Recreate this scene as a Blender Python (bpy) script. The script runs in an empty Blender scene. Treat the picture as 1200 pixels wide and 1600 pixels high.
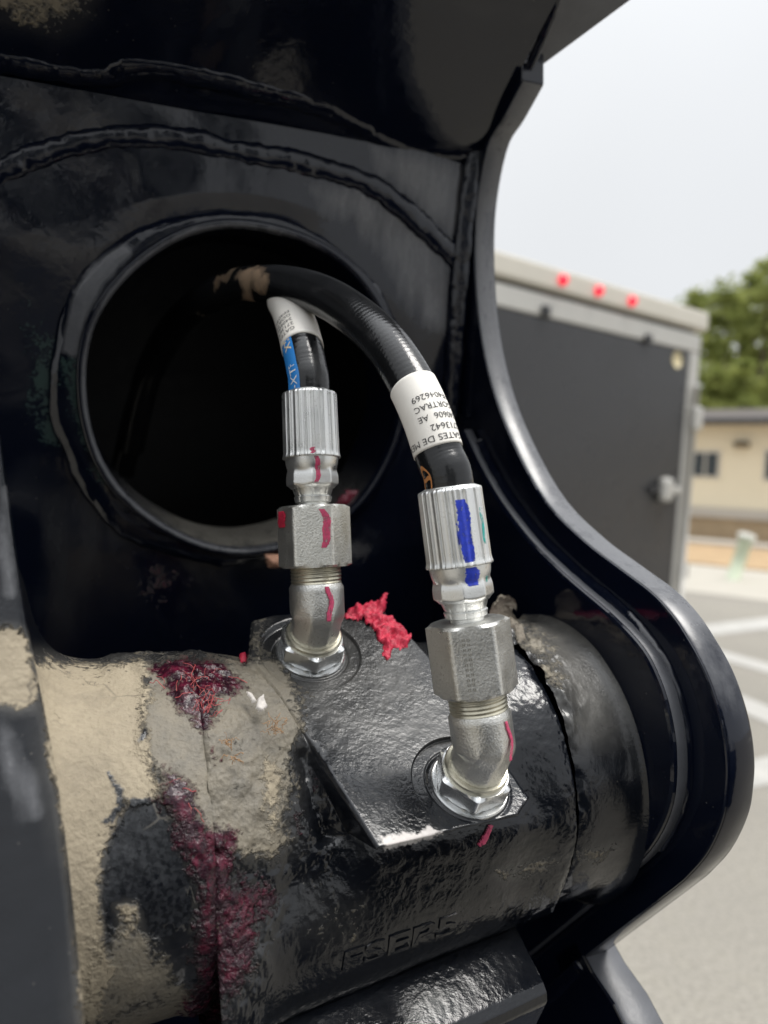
import bpy, bmesh, math, random
import numpy as np
from mathutils import Vector, Matrix

random.seed(7)
rng = np.random.default_rng(7)
S = bpy.context.scene
COL = S.collection

# ------------------------------------------------------------------ camera
FPX = 1155.0                                  # focal length in photo pixels (photo 1200 x 1600)
CAM = np.array([0.0, 0.0, 1.25])
PITCH, ROLL = math.radians(2.9), math.radians(2.5)
_F = np.array([0, math.cos(PITCH), -math.sin(PITCH)])
_u0 = np.array([0, math.sin(PITCH), math.cos(PITCH)])
_r0 = np.array([1.0, 0, 0])
RGT = _r0 * math.cos(ROLL) + _u0 * math.sin(ROLL)
UPV = -_r0 * math.sin(ROLL) + _u0 * math.cos(ROLL)
cd = bpy.data.cameras.new('camera'); cam = bpy.data.objects.new('camera', cd); COL.objects.link(cam)
cd.sensor_fit = 'VERTICAL'; cd.sensor_height = 36.0; cd.lens = 36.0 * FPX / 1600
cd.clip_start = 0.02; cd.clip_end = 1000
cam.matrix_world = Matrix(((RGT[0], UPV[0], -_F[0], CAM[0]), (RGT[1], UPV[1], -_F[1], CAM[1]),
                           (RGT[2], UPV[2], -_F[2], CAM[2]), (0, 0, 0, 1)))
cd.dof.use_dof = True; cd.dof.focus_distance = 0.36; cd.dof.aperture_fstop = 5.4
S.camera = cam
S.render.resolution_x, S.render.resolution_y = 768, 1024

# ------------------------------------------------------------------ sky, sun, exposure (overcast)
W = bpy.data.worlds.new('World'); S.world = W; W.use_nodes = True
nt = W.node_tree; nt.nodes.clear()
out = nt.nodes.new('ShaderNodeOutputWorld'); bg = nt.nodes.new('ShaderNodeBackground')
sky = nt.nodes.new('ShaderNodeTexSky'); sky.sky_type = 'NISHITA'; sky.sun_disc = False
SUN_EL, SUN_AZ = math.radians(69), math.radians(98)       # azimuth clockwise from +Y (north)
sky.sun_elevation = SUN_EL; sky.sun_rotation = SUN_AZ
hs = nt.nodes.new('ShaderNodeHueSaturation'); hs.inputs['Saturation'].default_value = 0.15
tc = nt.nodes.new('ShaderNodeTexCoord'); sx = nt.nodes.new('ShaderNodeSeparateXYZ')
def _m(op, x, y):
    n = nt.nodes.new('ShaderNodeMath'); n.operation = op
    for i, q in ((0, x), (1, y)):
        if isinstance(q, bpy.types.NodeSocket): nt.links.new(q, n.inputs[i])
        else: n.inputs[i].default_value = q
    return n.outputs[0]
zc = _m('MAXIMUM', sx.outputs[2], 0.0)                    # overcast: zenith about three times the horizon
lum = _m('ADD', _m('ADD', _m('MULTIPLY', zc, 1.1), 3.4), _m('MULTIPLY', _m('POWER', zc, 5.0), 11.5))
cn = nt.nodes.new('ShaderNodeTexNoise'); cn.inputs['Scale'].default_value = 1.6; cn.inputs['Detail'].default_value = 3
cr = nt.nodes.new('ShaderNodeMapRange'); cr.inputs['To Min'].default_value = 0.9; cr.inputs['To Max'].default_value = 1.1
mul = nt.nodes.new('ShaderNodeMath'); mul.operation = 'MULTIPLY'
tint = nt.nodes.new('ShaderNodeVectorMath'); tint.operation = 'SCALE'
tint.inputs[0].default_value = (0.975, 1.0, 1.03)
mixs = nt.nodes.new('ShaderNodeMix'); mixs.data_type = 'RGBA'; mixs.inputs[0].default_value = 0.9
L = nt.links.new
L(tc.outputs['Generated'], sx.inputs[0])
L(tc.outputs['Generated'], cn.inputs['Vector']); L(cn.outputs[0], cr.inputs['Value'])
L(lum, mul.inputs[0]); L(cr.outputs[0], mul.inputs[1]); L(mul.outputs[0], tint.inputs['Scale'])
L(sky.outputs[0], hs.inputs['Color']); L(hs.outputs[0], mixs.inputs[6]); L(tint.outputs[0], mixs.inputs[7])
L(mixs.outputs[2], bg.inputs['Color']); bg.inputs['Strength'].default_value = 0.12
L(bg.outputs[0], out.inputs[0])
sd_ = bpy.data.lights.new('sun', 'SUN'); sd_.energy = 1.5; sd_.angle = math.radians(24); sd_.color = (1, 0.965, 0.91)
sun = bpy.data.objects.new('sun', sd_); COL.objects.link(sun)
sdir = Vector((math.sin(SUN_AZ) * math.cos(SUN_EL), math.cos(SUN_AZ) * math.cos(SUN_EL), math.sin(SUN_EL)))
sun.rotation_euler = sdir.to_track_quat('Z', 'Y').to_euler()
S.view_settings.view_transform = 'Standard'; S.view_settings.look = 'None'
S.view_settings.exposure = 0.85; S.view_settings.gamma = 1.0; S.view_settings.use_curve_mapping = False

# ------------------------------------------------------------------ maths helpers
def nrm(v): v = np.asarray(v, float); return v / np.linalg.norm(v)
def ray(px, py): return _F + (px - 600) / FPX * RGT - (py - 800) / FPX * UPV
def U(px, py, d): return CAM + d * ray(px, py)
def hit(px, py, P0, n):
    r = ray(px, py); return CAM + r * (np.dot(P0 - CAM, n) / np.dot(r, n))
def proj(P):
    V = P - CAM; d = V @ _F; d = np.where(np.abs(d) < 1e-6, 1e-6, d)
    return 600 + FPX * (V @ RGT) / d, 800 - FPX * (V @ UPV) / d, d
def sstep(a, b, x):
    t = np.clip((x - a) / (b - a), 0, 1); return t * t * (3 - 2 * t)
def _h(ix, iy, iz, s):
    n = (ix * 374761393 + iy * 668265263 + iz * 2147483647 + s * 974634777) & 0xffffffff
    n = ((n ^ (n >> 13)) * 1274126177) & 0xffffffff
    return ((n ^ (n >> 16)) & 0xffff) / 65535.0
def vnoise(P, s=0):
    P = np.asarray(P, float); i = np.floor(P).astype(np.int64); f = P - i; f = f * f * (3 - 2 * f)
    r = 0
    for dx in (0, 1):
        for dy in (0, 1):
            for dz in (0, 1):
                w = (f[..., 0] if dx else 1 - f[..., 0]) * (f[..., 1] if dy else 1 - f[..., 1]) * (f[..., 2] if dz else 1 - f[..., 2])
                r = r + w * _h(i[..., 0] + dx, i[..., 1] + dy, i[..., 2] + dz, s)
    return r
def fbm(P, o=4, s=0):
    r = 0; a = 0.5; P = np.asarray(P, float)
    for k in range(o): r = r + a * vnoise(P * 2 ** k, s + k * 17); a *= 0.5
    return r / (1 - 0.5 ** o) - 0.5            # about -0.5 .. 0.5
def sdpoly(x, y, poly):
    """signed distance, positive inside"""
    x = np.asarray(x, float); y = np.asarray(y, float)
    d = np.full(x.shape, 1e18); ins = np.zeros(x.shape, bool); n = len(poly)
    for i in range(n):
        x1, y1 = poly[i]; x2, y2 = poly[(i + 1) % n]
        ex, ey = x2 - x1, y2 - y1
        h = np.clip(((x - x1) * ex + (y - y1) * ey) / (ex * ex + ey * ey + 1e-18), 0, 1)
        d = np.minimum(d, (x - x1 - h * ex) ** 2 + (y - y1 - h * ey) ** 2)
        c = ((y1 > y) != (y2 > y)) & (x < ex * (y - y1) / (ey if abs(ey) > 1e-12 else 1e-12) + x1)
        ins ^= c
    d = np.sqrt(d); return np.where(ins, d, -d)
def catmull(pts, n):
    P = np.array(pts, float); P = np.vstack([2 * P[0] - P[1], P, 2 * P[-1] - P[-2]]); o = []
    m = len(P) - 3
    for u in np.linspace(0, m - 1e-9, n):
        i = int(u); t = u - i; p0, p1, p2, p3 = P[i:i + 4]
        o.append(0.5 * ((2 * p1) + (-p0 + p2) * t + (2 * p0 - 5 * p1 + 4 * p2 - p3) * t * t + (-p0 + 3 * p1 - 3 * p2 + p3) * t ** 3))
    return np.array(o)

def masks(px, py, spec):
    o = {}
    for nm, lst in sorted(spec.items(), key=lambda q: q[0] != 'haze'):
        m = np.zeros(px.shape)
        for poly, soft, amp in lst: m = np.maximum(m, amp * sstep(-1.9 * soft, 1.9 * soft, sdpoly(px, py, poly)))
        o[nm] = m
        if nm in ('dust', 'grime'):
            hz_ = o.get('haze', np.zeros(px.shape))
            for poly, soft, amp in lst: hz_ = np.maximum(hz_, (0.5 if nm == 'dust' else 0.25) * amp * sstep(-2.6 * soft, 1.5 * soft, sdpoly(px, py, poly)))
            o['haze'] = hz_
    return o

# ------------------------------------------------------------------ object helpers
def tag(o, label=None, cat=None, group=None, kind=None):
    if label: o['label'] = label
    if cat: o['category'] = cat
    if group: o['group'] = group
    if kind: o['kind'] = kind
    return o
def empty(name, loc, label=None, cat=None, group=None):
    o = bpy.data.objects.new(name, None); COL.objects.link(o); o.location = Vector([float(c) for c in loc])
    o.empty_display_size = 0.05
    return tag(o, label, cat, group)
def worldloc(o):
    l = Vector(o.location)
    return l if o.parent is None else l
def link(name, me, mat, parent=None):
    o = bpy.data.objects.new(name, me); COL.objects.link(o)
    if mat:
        for m in (mat if isinstance(mat, (list, tuple)) else [mat]): me.materials.append(m)
    if parent:
        o.parent = parent
        base = parent
        while base.parent: base = base.parent
        if parent is base: o.matrix_parent_inverse = Matrix.Translation(-Vector(base.location))
    return o
def mesh(name, V, Fc, smooth=False, attrs=None):
    me = bpy.data.meshes.new(name)
    V = np.asarray(V, float).reshape(-1, 3)
    if isinstance(Fc, np.ndarray):
        k = Fc.shape[1]; n = len(Fc)
        me.vertices.add(len(V)); me.vertices.foreach_set('co', V.ravel())
        me.loops.add(n * k); me.loops.foreach_set('vertex_index', Fc.ravel().astype(np.int32))
        me.polygons.add(n); me.polygons.foreach_set('loop_start', np.arange(0, n * k, k, dtype=np.int32))
        me.polygons.foreach_set('loop_total', np.full(n, k, dtype=np.int32))
        me.update(calc_edges=True); me.validate()
    else:
        me.from_pydata([tuple(map(float, v)) for v in V], [], [tuple(int(q) for q in f) for f in Fc]); me.update()
    if smooth: me.polygons.foreach_set('use_smooth', np.ones(len(me.polygons), bool))
    if attrs:
        for k, a in attrs.items():
            at = me.attributes.new(k, 'FLOAT', 'POINT'); at.data.foreach_set('value', np.asarray(a, np.float32).ravel())
    return me
def gridfaces(nu, nv, cu=False, cv=False, flip=False):
    iu = np.arange(nu if cu else nu - 1); iv = np.arange(nv if cv else nv - 1)
    A, B = np.meshgrid(iu, iv, indexing='ij'); A = A.ravel(); B = B.ravel()
    A2 = (A + 1) % nu; B2 = (B + 1) % nv
    f = np.stack([A * nv + B, A2 * nv + B, A2 * nv + B2, A * nv + B2], 1)
    return f[:, ::-1].copy() if flip else f
def grid(name, P, mat, parent=None, cu=False, cv=False, flip=False, smooth=True, attrs=None):
    nu, nv = P.shape[:2]
    return link(name, mesh(name, P.reshape(-1, 3), gridfaces(nu, nv, cu, cv, flip), smooth, attrs), mat, parent)
def bevel(o, w, seg=2):
    m = o.modifiers.new('bevel', 'BEVEL'); m.width = w; m.segments = seg; m.limit_method = 'ANGLE'; m.angle_limit = math.radians(40)
    return o
def boxv(o, x, y, z, a0, a1, b0, b1, c0, c1):
    """8 corners + faces of a box in frame (o; x,y,z)"""
    V = [o + x * a + y * b + z * c for a in (a0, a1) for b in (b0, b1) for c in (c0, c1)]
    Fc = [(0, 1, 3, 2), (4, 6, 7, 5), (0, 4, 5, 1), (2, 3, 7, 6), (0, 2, 6, 4), (1, 5, 7, 3)]
    return V, Fc
def box(name, o, x, y, z, ext, mat, parent=None, bev=0):
    V, Fc = boxv(np.asarray(o, float), x, y, z, *ext)
    ob = link(name, mesh(name, V, Fc), mat, parent)
    bm = bmesh.new(); bm.from_mesh(ob.data); bmesh.ops.recalc_face_normals(bm, faces=bm.faces); bm.to_mesh(ob.data); bm.free()
    if bev: bevel(ob, bev)
    return ob
def slab(name, poly3, n, th, mat, parent=None, bev=0, attrs=None):
    """extrude a planar 3-D outline along n by th"""
    P = np.array(poly3); k = len(P); bm = bmesh.new()
    a = [bm.verts.new(p) for p in P]; b = [bm.verts.new(p + n * th) for p in P]
    bm.faces.new(a); bm.faces.new(b[::-1])
    for i in range(k): bm.faces.new((a[(i + 1) % k], a[i], b[i], b[(i + 1) % k]))
    bmesh.ops.recalc_face_normals(bm, faces=bm.faces)
    me = bpy.data.meshes.new(name); bm.to_mesh(me); bm.free()
    o = link(name, me, mat, parent)
    if bev: bevel(o, bev)
    return o
def sweep(pts, rad, nth=32, ref=None, rfun=None):
    """tube along pts; returns (P grid, frames)"""
    P = np.array(pts); n = len(P)
    T = np.gradient(P, axis=0); T /= np.linalg.norm(T, axis=1)[:, None]
    if ref is None: Rf = CAM - P
    else: Rf = np.tile(ref, (n, 1))
    N = Rf - (Rf * T).sum(1)[:, None] * T; N /= np.linalg.norm(N, axis=1)[:, None]
    B = np.cross(T, N)
    s = np.concatenate([[0], np.cumsum(np.linalg.norm(np.diff(P, axis=0), axis=1))])
    th = np.linspace(0, 2 * math.pi, nth, endpoint=False)
    R = np.full((n, nth), 1.0) * (np.asarray(rad).reshape(-1, 1) if np.ndim(rad) else rad)
    if rfun is not None: R = rfun(R, s, th)
    G = P[:, None] + R[..., None] * (np.cos(th)[None, :, None] * N[:, None] + np.sin(th)[None, :, None] * B[:, None])
    return G, (P, T, N, B, s)
def capped(name, G, mat, parent=None, smooth=True):
    """closed tube with end caps"""
    nu, nv = G.shape[:2]; V = list(G.reshape(-1, 3)); Fc = [tuple(f) for f in gridfaces(nu, nv, False, True)]
    c0 = len(V); V.append(G[0].mean(0)); c1 = len(V); V.append(G[-1].mean(0))
    for j in range(nv):
        k = (j + 1) % nv
        Fc.append((c0, k, j)); Fc.append((c1, (nu - 1) * nv + j, (nu - 1) * nv + k))
    me = mesh(name, V, Fc, smooth)
    return link(name, me, mat, parent)
def bead(name, pts, w, mat, parent, n=90, seed=0, h=0.45, rip=0.03, ref=None):
    P = catmull(pts, n); 
    nz = fbm(P * 60, 3, seed)[:, None]
    def rf(R, s, th):
        q = fbm(np.stack([np.repeat(s[:, None], len(th), 1) * 160, np.tile(np.cos(th) * 1.5, (len(s), 1)), np.tile(np.sin(th) * 1.5, (len(s), 1))], -1), 3, seed + 3)
        return R * (1 + nz * 0.4 + q * 0.55 + rip * np.abs(np.sin(s * 420))[:, None])
    G, fr_ = sweep(P, w, 16, ref, rf); D = G - P[:, None]; nn = fr_[2][:, None]
    G = G - (1 - h) * (D * nn).sum(-1, keepdims=True) * nn
    return capped(name, G, mat, parent)
def frameM(o, z, x):
    z = nrm(z); x = nrm(np.asarray(x) - np.dot(x, z) * z); y = np.cross(z, x); return np.asarray(o, float), x, y, z
def polar(name, fr, zs, rf, mat, parent=None, nth=96, smooth=True, th0=0, cap=True, attrs=None):
    o, x, y, z = fr; th = np.linspace(0, 2 * math.pi, nth, endpoint=False); zs = np.asarray(zs, float)
    Z, TH = np.meshgrid(zs, th, indexing='ij'); R = rf(TH, Z, np.arange(len(zs))[:, None])
    G = o + Z[..., None] * z + (R * np.cos(TH))[..., None] * x + (R * np.sin(TH))[..., None] * y
    if cap: return capped(name, G, mat, parent, smooth)
    return grid(name, G, mat, parent, cv=True, smooth=smooth)
def autosmooth(o, ang=35):
    me = o.data; bm = bmesh.new(); bm.from_mesh(me)
    for e in bm.edges:
        if len(e.link_faces) == 2 and e.calc_face_angle(0) > math.radians(ang): e.smooth = False
    bm.to_mesh(me); bm.free(); return o
def textmesh(s, bold=False):
    c = bpy.data.curves.new('t', 'FONT'); c.body = s; c.resolution_u = 3
    c.offset = 0.018 if bold else 0.0
    o = bpy.data.objects.new('t', c); COL.objects.link(o)
    dg = bpy.context.evaluated_depsgraph_get(); me = o.evaluated_get(dg).to_mesh()
    V = np.array([v.co[:] for v in me.vertices]); Fc = [tuple(p.vertices) for p in me.polygons]
    o.evaluated_get(dg).to_mesh_clear(); bpy.data.objects.remove(o); bpy.data.curves.remove(c)
    return V / 0.69, Fc                           # cap height 1

# ------------------------------------------------------------------ materials
def newmat(name):
    m = bpy.data.materials.new(name); m.use_nodes = True; t = m.node_tree; b = t.nodes['Principled BSDF']; return m, t, b
def N(t, k, **kw):
    n = t.nodes.new(k)
    for a, v in kw.items(): setattr(n, a, v)
    return n
def noise(t, vec, sc, det=4, rough=0.55):
    n = N(t, 'ShaderNodeTexNoise'); n.inputs['Scale'].default_value = sc; n.inputs['Detail'].default_value = det
    n.inputs['Roughness'].default_value = rough; t.links.new(vec, n.inputs['Vector']); return n.outputs[0]
def mrange(t, v, a, b, c, d):
    n = N(t, 'ShaderNodeMapRange')
    for i, x in zip(('From Min', 'From Max', 'To Min', 'To Max'), (a, b, c, d)): n.inputs[i].default_value = x
    t.links.new(v, n.inputs['Value']); return n.outputs[0]
def mixc(t, f, a, b):
    n = N(t, 'ShaderNodeMix', data_type='RGBA')
    for i, x in ((0, f), (6, a), (7, b)):
        if isinstance(x, bpy.types.NodeSocket): t.links.new(x, n.inputs[i])
        else: n.inputs[i].default_value = x if i == 0 else (*x, 1) if len(x) == 3 else x
    return n.outputs[2]
def mixf(t, f, a, b):
    n = N(t, 'ShaderNodeMix', data_type='FLOAT')
    for i, x in ((0, f), (2, a), (3, b)):
        if isinstance(x, bpy.types.NodeSocket): t.links.new(x, n.inputs[i])
        else: n.inputs[i].default_value = x
    return n.outputs[0]
def math2(t, op, a, b):
    n = N(t, 'ShaderNodeMath', operation=op)
    for i, x in ((0, a), (1, b)):
        if isinstance(x, bpy.types.NodeSocket): t.links.new(x, n.inputs[i])
        else: n.inputs[i].default_value = x
    return n.outputs[0]
def bump(t, h, st, dist=0.001, prev=None):
    n = N(t, 'ShaderNodeBump'); n.inputs['Strength'].default_value = st; n.inputs['Distance'].default_value = dist
    t.links.new(h, n.inputs['Height'])
    if prev is not None: t.links.new(prev, n.inputs['Normal'])
    return n.outputs[0]
def objco(t): return N(t, 'ShaderNodeTexCoord').outputs['Object']
def attr(t, name):
    n = N(t, 'ShaderNodeAttribute'); n.attribute_name = name; return n.outputs['Fac']
def plain(name, col, rough=0.5, metal=0.0, var=0.12, sc=40, bst=0.0, bsc=200, bd=0.0005, spec=0.5):
    m, t, b = newmat(name); v = objco(t); n = noise(t, v, sc)
    c = mixc(t, n, tuple(x * (1 - var) for x in col), tuple(min(1, x * (1 + var)) for x in col))
    t.links.new(c, b.inputs['Base Color']); b.inputs['Metallic'].default_value = metal
    b.inputs['Specular IOR Level'].default_value = spec
    t.links.new(mrange(t, noise(t, v, sc * 2.3), 0.3, 0.7, rough * 0.85, min(1, rough * 1.15)), b.inputs['Roughness'])
    if bst: t.links.new(bump(t, noise(t, v, bsc), bst, bd), b.inputs['Normal'])
    return m

def math3(t, v, n):
    a = N(t, 'ShaderNodeVectorMath', operation='MULTIPLY_ADD'); cxyz = N(t, 'ShaderNodeCombineXYZ')
    for k in range(3): t.links.new(n, cxyz.inputs[k])
    t.links.new(cxyz.outputs[0], a.inputs[0]); a.inputs[1].default_value = (0.035, -0.03, 0.04); t.links.new(v, a.inputs[2]); return a.outputs[0]
def paint(name, peel=0.25, peelsc=260, wav=0.25, rough=(0.12, 0.28), spec=0.42, base=(0.003, 0.0048, 0.012), grain=0.0):
    """black gloss machine paint that carries dust, grime, red sealant, bare primer, film, green tint and painted sheen masks"""
    m, t, b = newmat(name); v = objco(t); K = t.links.new
    n1 = noise(t, v, 62, 7, 0.62); n2 = noise(t, v, 420, 4); n3 = noise(t, v, 12, 4); n4 = noise(t, v, 1500, 2)
    mp = N(t, 'ShaderNodeMapping'); mp.inputs['Scale'].default_value = (1, 1, 0.22); K(v, mp.inputs['Vector'])
    ns = noise(t, mp.outputs[0], 70, 6, 0.6)                 # runs down the plate
    def soft(a, lo=0.2, hi=0.85):
        q = math2(t, 'ADD', attr(t, a), mrange(t, ns, 0, 1, -0.75, 0.75))
        return math2(t, 'MULTIPLY', mrange(t, q, lo, hi, 0, 1), mrange(t, attr(t, a), 0.02, 0.3, 0, 1))
    def mask(a, k=1.7, lo=0.36, hi=0.64, fine=1.1):
        s = math2(t, 'ADD', attr(t, a), math2(t, 'ADD', mrange(t, n1, 0, 1, -k * 0.5, k * 0.5), mrange(t, n2, 0, 1, -fine * 0.5, fine * 0.5)))
        return mrange(t, s, lo, hi, 0, 1)
    # attributes are 0..1; with noise the edge breaks up
    dust, grime, red, bare, film, green, blk = [mask(a) for a in ('dust', 'grime', 'red', 'bare', 'film', 'green', 'blk')]
    def gate(mk, a): return math2(t, 'MULTIPLY', mk, mrange(t, attr(t, a), 0.02, 0.12, 0, 1))
    dust, grime, red, bare, film, green, blk = [gate(x, a) for x, a in zip((dust, grime, red, bare, film, green, blk), ('dust', 'grime', 'red', 'bare', 'film', 'green', 'blk'))]
    pale_sheen = soft('pale_sheen'); film = soft('film')
    pc = mixc(t, n3, tuple(x * 0.8 for x in base), tuple(x * 1.25 for x in base))
    # sparse dust specks on bare paint
    vor = N(t, 'ShaderNodeTexVoronoi'); vor.inputs['Scale'].default_value = 240; K(v, vor.inputs['Vector'])
    speck = math2(t, 'MULTIPLY', mrange(t, vor.outputs['Distance'], 0.05, 0.12, 1, 0), mrange(t, noise(t, v, 60, 2), 0.56, 0.66, 0, 1))
    c = mixc(t, math2(t, 'MULTIPLY', speck, 0.35), pc, (0.25, 0.23, 0.2))
    c = mixc(t, math2(t, 'MULTIPLY', film, 0.8), c, (0.024, 0.026, 0.03))
    c = mixc(t, math2(t, 'MULTIPLY', pale_sheen, 0.9), c, mixc(t, n2, (0.09, 0.092, 0.1), (0.15, 0.153, 0.163)))  # sky sheen mixed into the base colour
    c = mixc(t, math2(t, 'MULTIPLY', green, 0.6), c, (0.03, 0.07, 0.058))
    gcol = mixc(t, n2, (0.085, 0.075, 0.058), (0.25, 0.225, 0.18))
    gcol = mixc(t, mrange(t, n1, 0.35, 0.7, 0, 0.7), gcol, (0.3, 0.25, 0.165))
    c = mixc(t, math2(t, 'MULTIPLY', grime, 0.9), c, gcol)
    hz = math2(t, 'MULTIPLY', attr(t, 'haze'), mrange(t, n1, 0.3, 0.7, 0.55, 1.2))
    c = mixc(t, hz, c, mixc(t, n2, (0.15, 0.143, 0.13), (0.26, 0.25, 0.225)))
    dcol = mixc(t, n2, (0.29, 0.243, 0.172), (0.43, 0.368, 0.265))
    dcol = mixc(t, mrange(t, n3, 0.4, 0.65, 0, 0.5), dcol, (0.24, 0.205, 0.15))
    dcol = mixc(t, mrange(t, n1, 0.5, 0.72, 0, 0.55), dcol, (0.2, 0.17, 0.125))
    vc = N(t, 'ShaderNodeTexVoronoi', feature='DISTANCE_TO_EDGE'); vc.inputs['Scale'].default_value = 26; K(math3(t, v, n1), vc.inputs['Vector'])
    crk = math2(t, 'MULTIPLY', mrange(t, vc.outputs['Distance'], 0.0, 0.022, 1, 0), mrange(t, noise(t, v, 22, 2), 0.5, 0.6, 0, 0.6))
    dcol = mixc(t, crk, dcol, (0.03, 0.027, 0.022))
    c = mixc(t, dust, c, dcol)
    c = mixc(t, blk, c, mixc(t, mrange(t, n2, 0.4, 0.7, 0, 1), (0.005, 0.006, 0.008), (0.03, 0.032, 0.036)))
    vs = N(t, 'ShaderNodeTexVoronoi', feature='DISTANCE_TO_EDGE'); vs.inputs['Scale'].default_value = 44; K(math3(t, v, ns), vs.inputs['Vector'])
    scr = math2(t, 'MULTIPLY', mrange(t, vs.outputs['Distance'], 0.0, 0.03, 1, 0), mrange(t, noise(t, v, 30, 3), 0.48, 0.62, 0, 0.7))
    c = mixc(t, math2(t, 'MULTIPLY', scr, blk), c, (0.22, 0.2, 0.17))
    rcol = mixc(t, mrange(t, noise(t, v, 170, 5, 0.65), 0.46, 0.78, 0, 1), (0.022, 0.005, 0.011), (0.135, 0.010, 0.032))
    rm = math2(t, 'MULTIPLY', red, mrange(t, n2, 0.3, 0.42, 0.45, 1))
    c = mixc(t, rm, c, rcol)
    c = mixc(t, bare, c, mixc(t, n2, (0.5, 0.45, 0.42), (0.72, 0.69, 0.66)))
    K(c, b.inputs['Base Color'])
    r = mrange(t, n1, 0.3, 0.7, rough[0], rough[1])
    r = mixf(t, film, r, 0.32); r = mixf(t, pale_sheen, r, 0.3); r = mixf(t, green, r, 0.45); r = mixf(t, grime, r, 0.62); r = mixf(t, dust, r, 0.9)
    r = mixf(t, attr(t, 'haze'), r, 0.6); r = mixf(t, blk, r, 0.26); r = mixf(t, red, r, 0.16); r = mixf(t, bare, r, 0.6)
    K(r, b.inputs['Roughness']); b.inputs['Specular IOR Level'].default_value = spec
    h = bump(t, n3, wav, 0.004)
    h = bump(t, math2(t, 'ADD', dust, math2(t, 'ADD', math2(t, 'MULTIPLY', grime, 0.6), math2(t, 'MULTIPLY', red, 0.7))), 0.7, 0.0011, h)
    h = bump(t, math2(t, 'MULTIPLY', noise(t, v, peelsc, 3), mrange(t, noise(t, v, 28, 3), 0.35, 0.65, 0.25, 1.25)), peel, 0.0006, h)
    rough_mask = math2(t, 'MAXIMUM', math2(t, 'MAXIMUM', dust, grime), red)
    h = bump(t, math2(t, 'MULTIPLY', n2, rough_mask), 0.5, 0.0018, h)
    if grain: h = bump(t, n4, grain, 0.0003, h)
    K(h, b.inputs['Normal'])
    return m

M_plate = paint('black_plate_paint', peel=0.16, peelsc=170, wav=0.16, rough=(0.05, 0.14), spec=0.5)
M_cast = paint('black_casting_paint', peel=0.42, peelsc=520, wav=0.14, rough=(0.08, 0.2), grain=0.1, spec=0.5, base=(0.004, 0.005, 0.0075))
M_weld = paint('black_weld_paint', peel=0.4, peelsc=260, wav=0.3, rough=(0.06, 0.16), spec=0.5)
M_edge = plain('skylit_worn_edge_paint', (0.085, 0.088, 0.098), 0.38, 0, 0.35, 60, 0.25, 500)  # worn grey paint with sky light put into its colour

def zinc(name, col=(0.62, 0.615, 0.575), rough=0.34, grain=0.35, brown=0.5, gsc=1300):
    m, t, b = newmat(name); v = objco(t); K = t.links.new
    n1 = noise(t, v, 90, 5); n2 = noise(t, v, gsc, 3); n3 = noise(t, v, 900, 2)
    c = mixc(t, n1, tuple(x * 0.85 for x in col), tuple(min(1, x * 1.12) for x in col))
    sp = math2(t, 'MULTIPLY', mrange(t, n3, 0.6, 0.68, 0, 1), mrange(t, n1, 0.45, 0.65, 0, brown))
    c = mixc(t, sp, c, (0.13, 0.095, 0.05))
    st = mrange(t, noise(t, v, 35, 5), 0.56, 0.72, 0, brown * 0.6)
    c = mixc(t, st, c, (0.33, 0.29, 0.2))
    K(c, b.inputs['Base Color']); b.inputs['Metallic'].default_value = 0.92
    K(mrange(t, n1, 0.3, 0.7, rough * 0.8, rough * 1.3), b.inputs['Roughness'])
    K(bump(t, n2, grain, 0.00045), b.inputs['Normal'])
    return m
M_zinc = zinc('zinc_plated_ferrule', (0.76, 0.765, 0.75), 0.32, 0.22, 0.35)
M_zincd = zinc('grainy_zinc_forging', (0.66, 0.655, 0.625), 0.34, 0.65, 0.6, 1000)
M_zincn = zinc('speckled_zinc_nut', (0.73, 0.72, 0.67), 0.36, 0.6, 1.0, 1000)
M_bright = zinc('bright_zinc_nut', (0.66, 0.67, 0.67), 0.24, 0.08, 0.3)
M_thread = zinc('brassy_thread', (0.6, 0.57, 0.46), 0.32, 0.15, 0.5)

def hosemat():
    m, t, b = newmat('black_hose_rubber'); v = objco(t); K = t.links.new
    n = noise(t, v, 70, 5); n2 = noise(t, v, 900, 3)
    d = attr(t, 'dust'); dm = mrange(t, math2(t, 'ADD', d, mrange(t, n, 0, 1, -0.5, 0.5)), 0.42, 0.6, 0, 1)
    dm = math2(t, 'MULTIPLY', dm, mrange(t, d, 0.02, 0.1, 0, 1))
    g = attr(t, 'film'); gm = math2(t, 'MULTIPLY', mrange(t, math2(t, 'ADD', g, mrange(t, n, 0, 1, -0.5, 0.5)), 0.35, 0.7, 0, 1), mrange(t, g, 0.02, 0.1, 0, 1))
    c = mixc(t, n, (0.006, 0.0065, 0.007), (0.012, 0.0125, 0.014))
    c = mixc(t, gm, c, mixc(t, n2, (0.03, 0.03, 0.03), (0.07, 0.07, 0.073)))
    c = mixc(t, math2(t, 'MULTIPLY', dm, 0.85), c, mixc(t, n, (0.16, 0.12, 0.08), (0.4, 0.27, 0.17)))
    K(c, b.inputs['Base Color'])
    r = mixf(t, gm, mrange(t, n, 0.3, 0.7, 0.1, 0.22), 0.5); r = mixf(t, dm, r, 0.75); K(r, b.inputs['Roughness'])
    K(bump(t, n2, 0.3, 0.0003), b.inputs['Normal']); return m
M_hose = hosemat()
M_label = plain('white_label_paper', (0.8, 0.77, 0.715), 0.4, 0, 0.06, 120)
M_ink = plain('black_label_ink', (0.02, 0.02, 0.022), 0.5)
M_blue = plain('blue_printed_stripe', (0.03, 0.22, 0.6), 0.3, 0, 0.1)
M_white = plain('white_print', (0.8, 0.8, 0.78), 0.4)
M_cream = plain('cream_print', (0.75, 0.62, 0.4), 0.4)
M_tan = plain('faded_tan_print', (0.2, 0.17, 0.13), 0.5)
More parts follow.
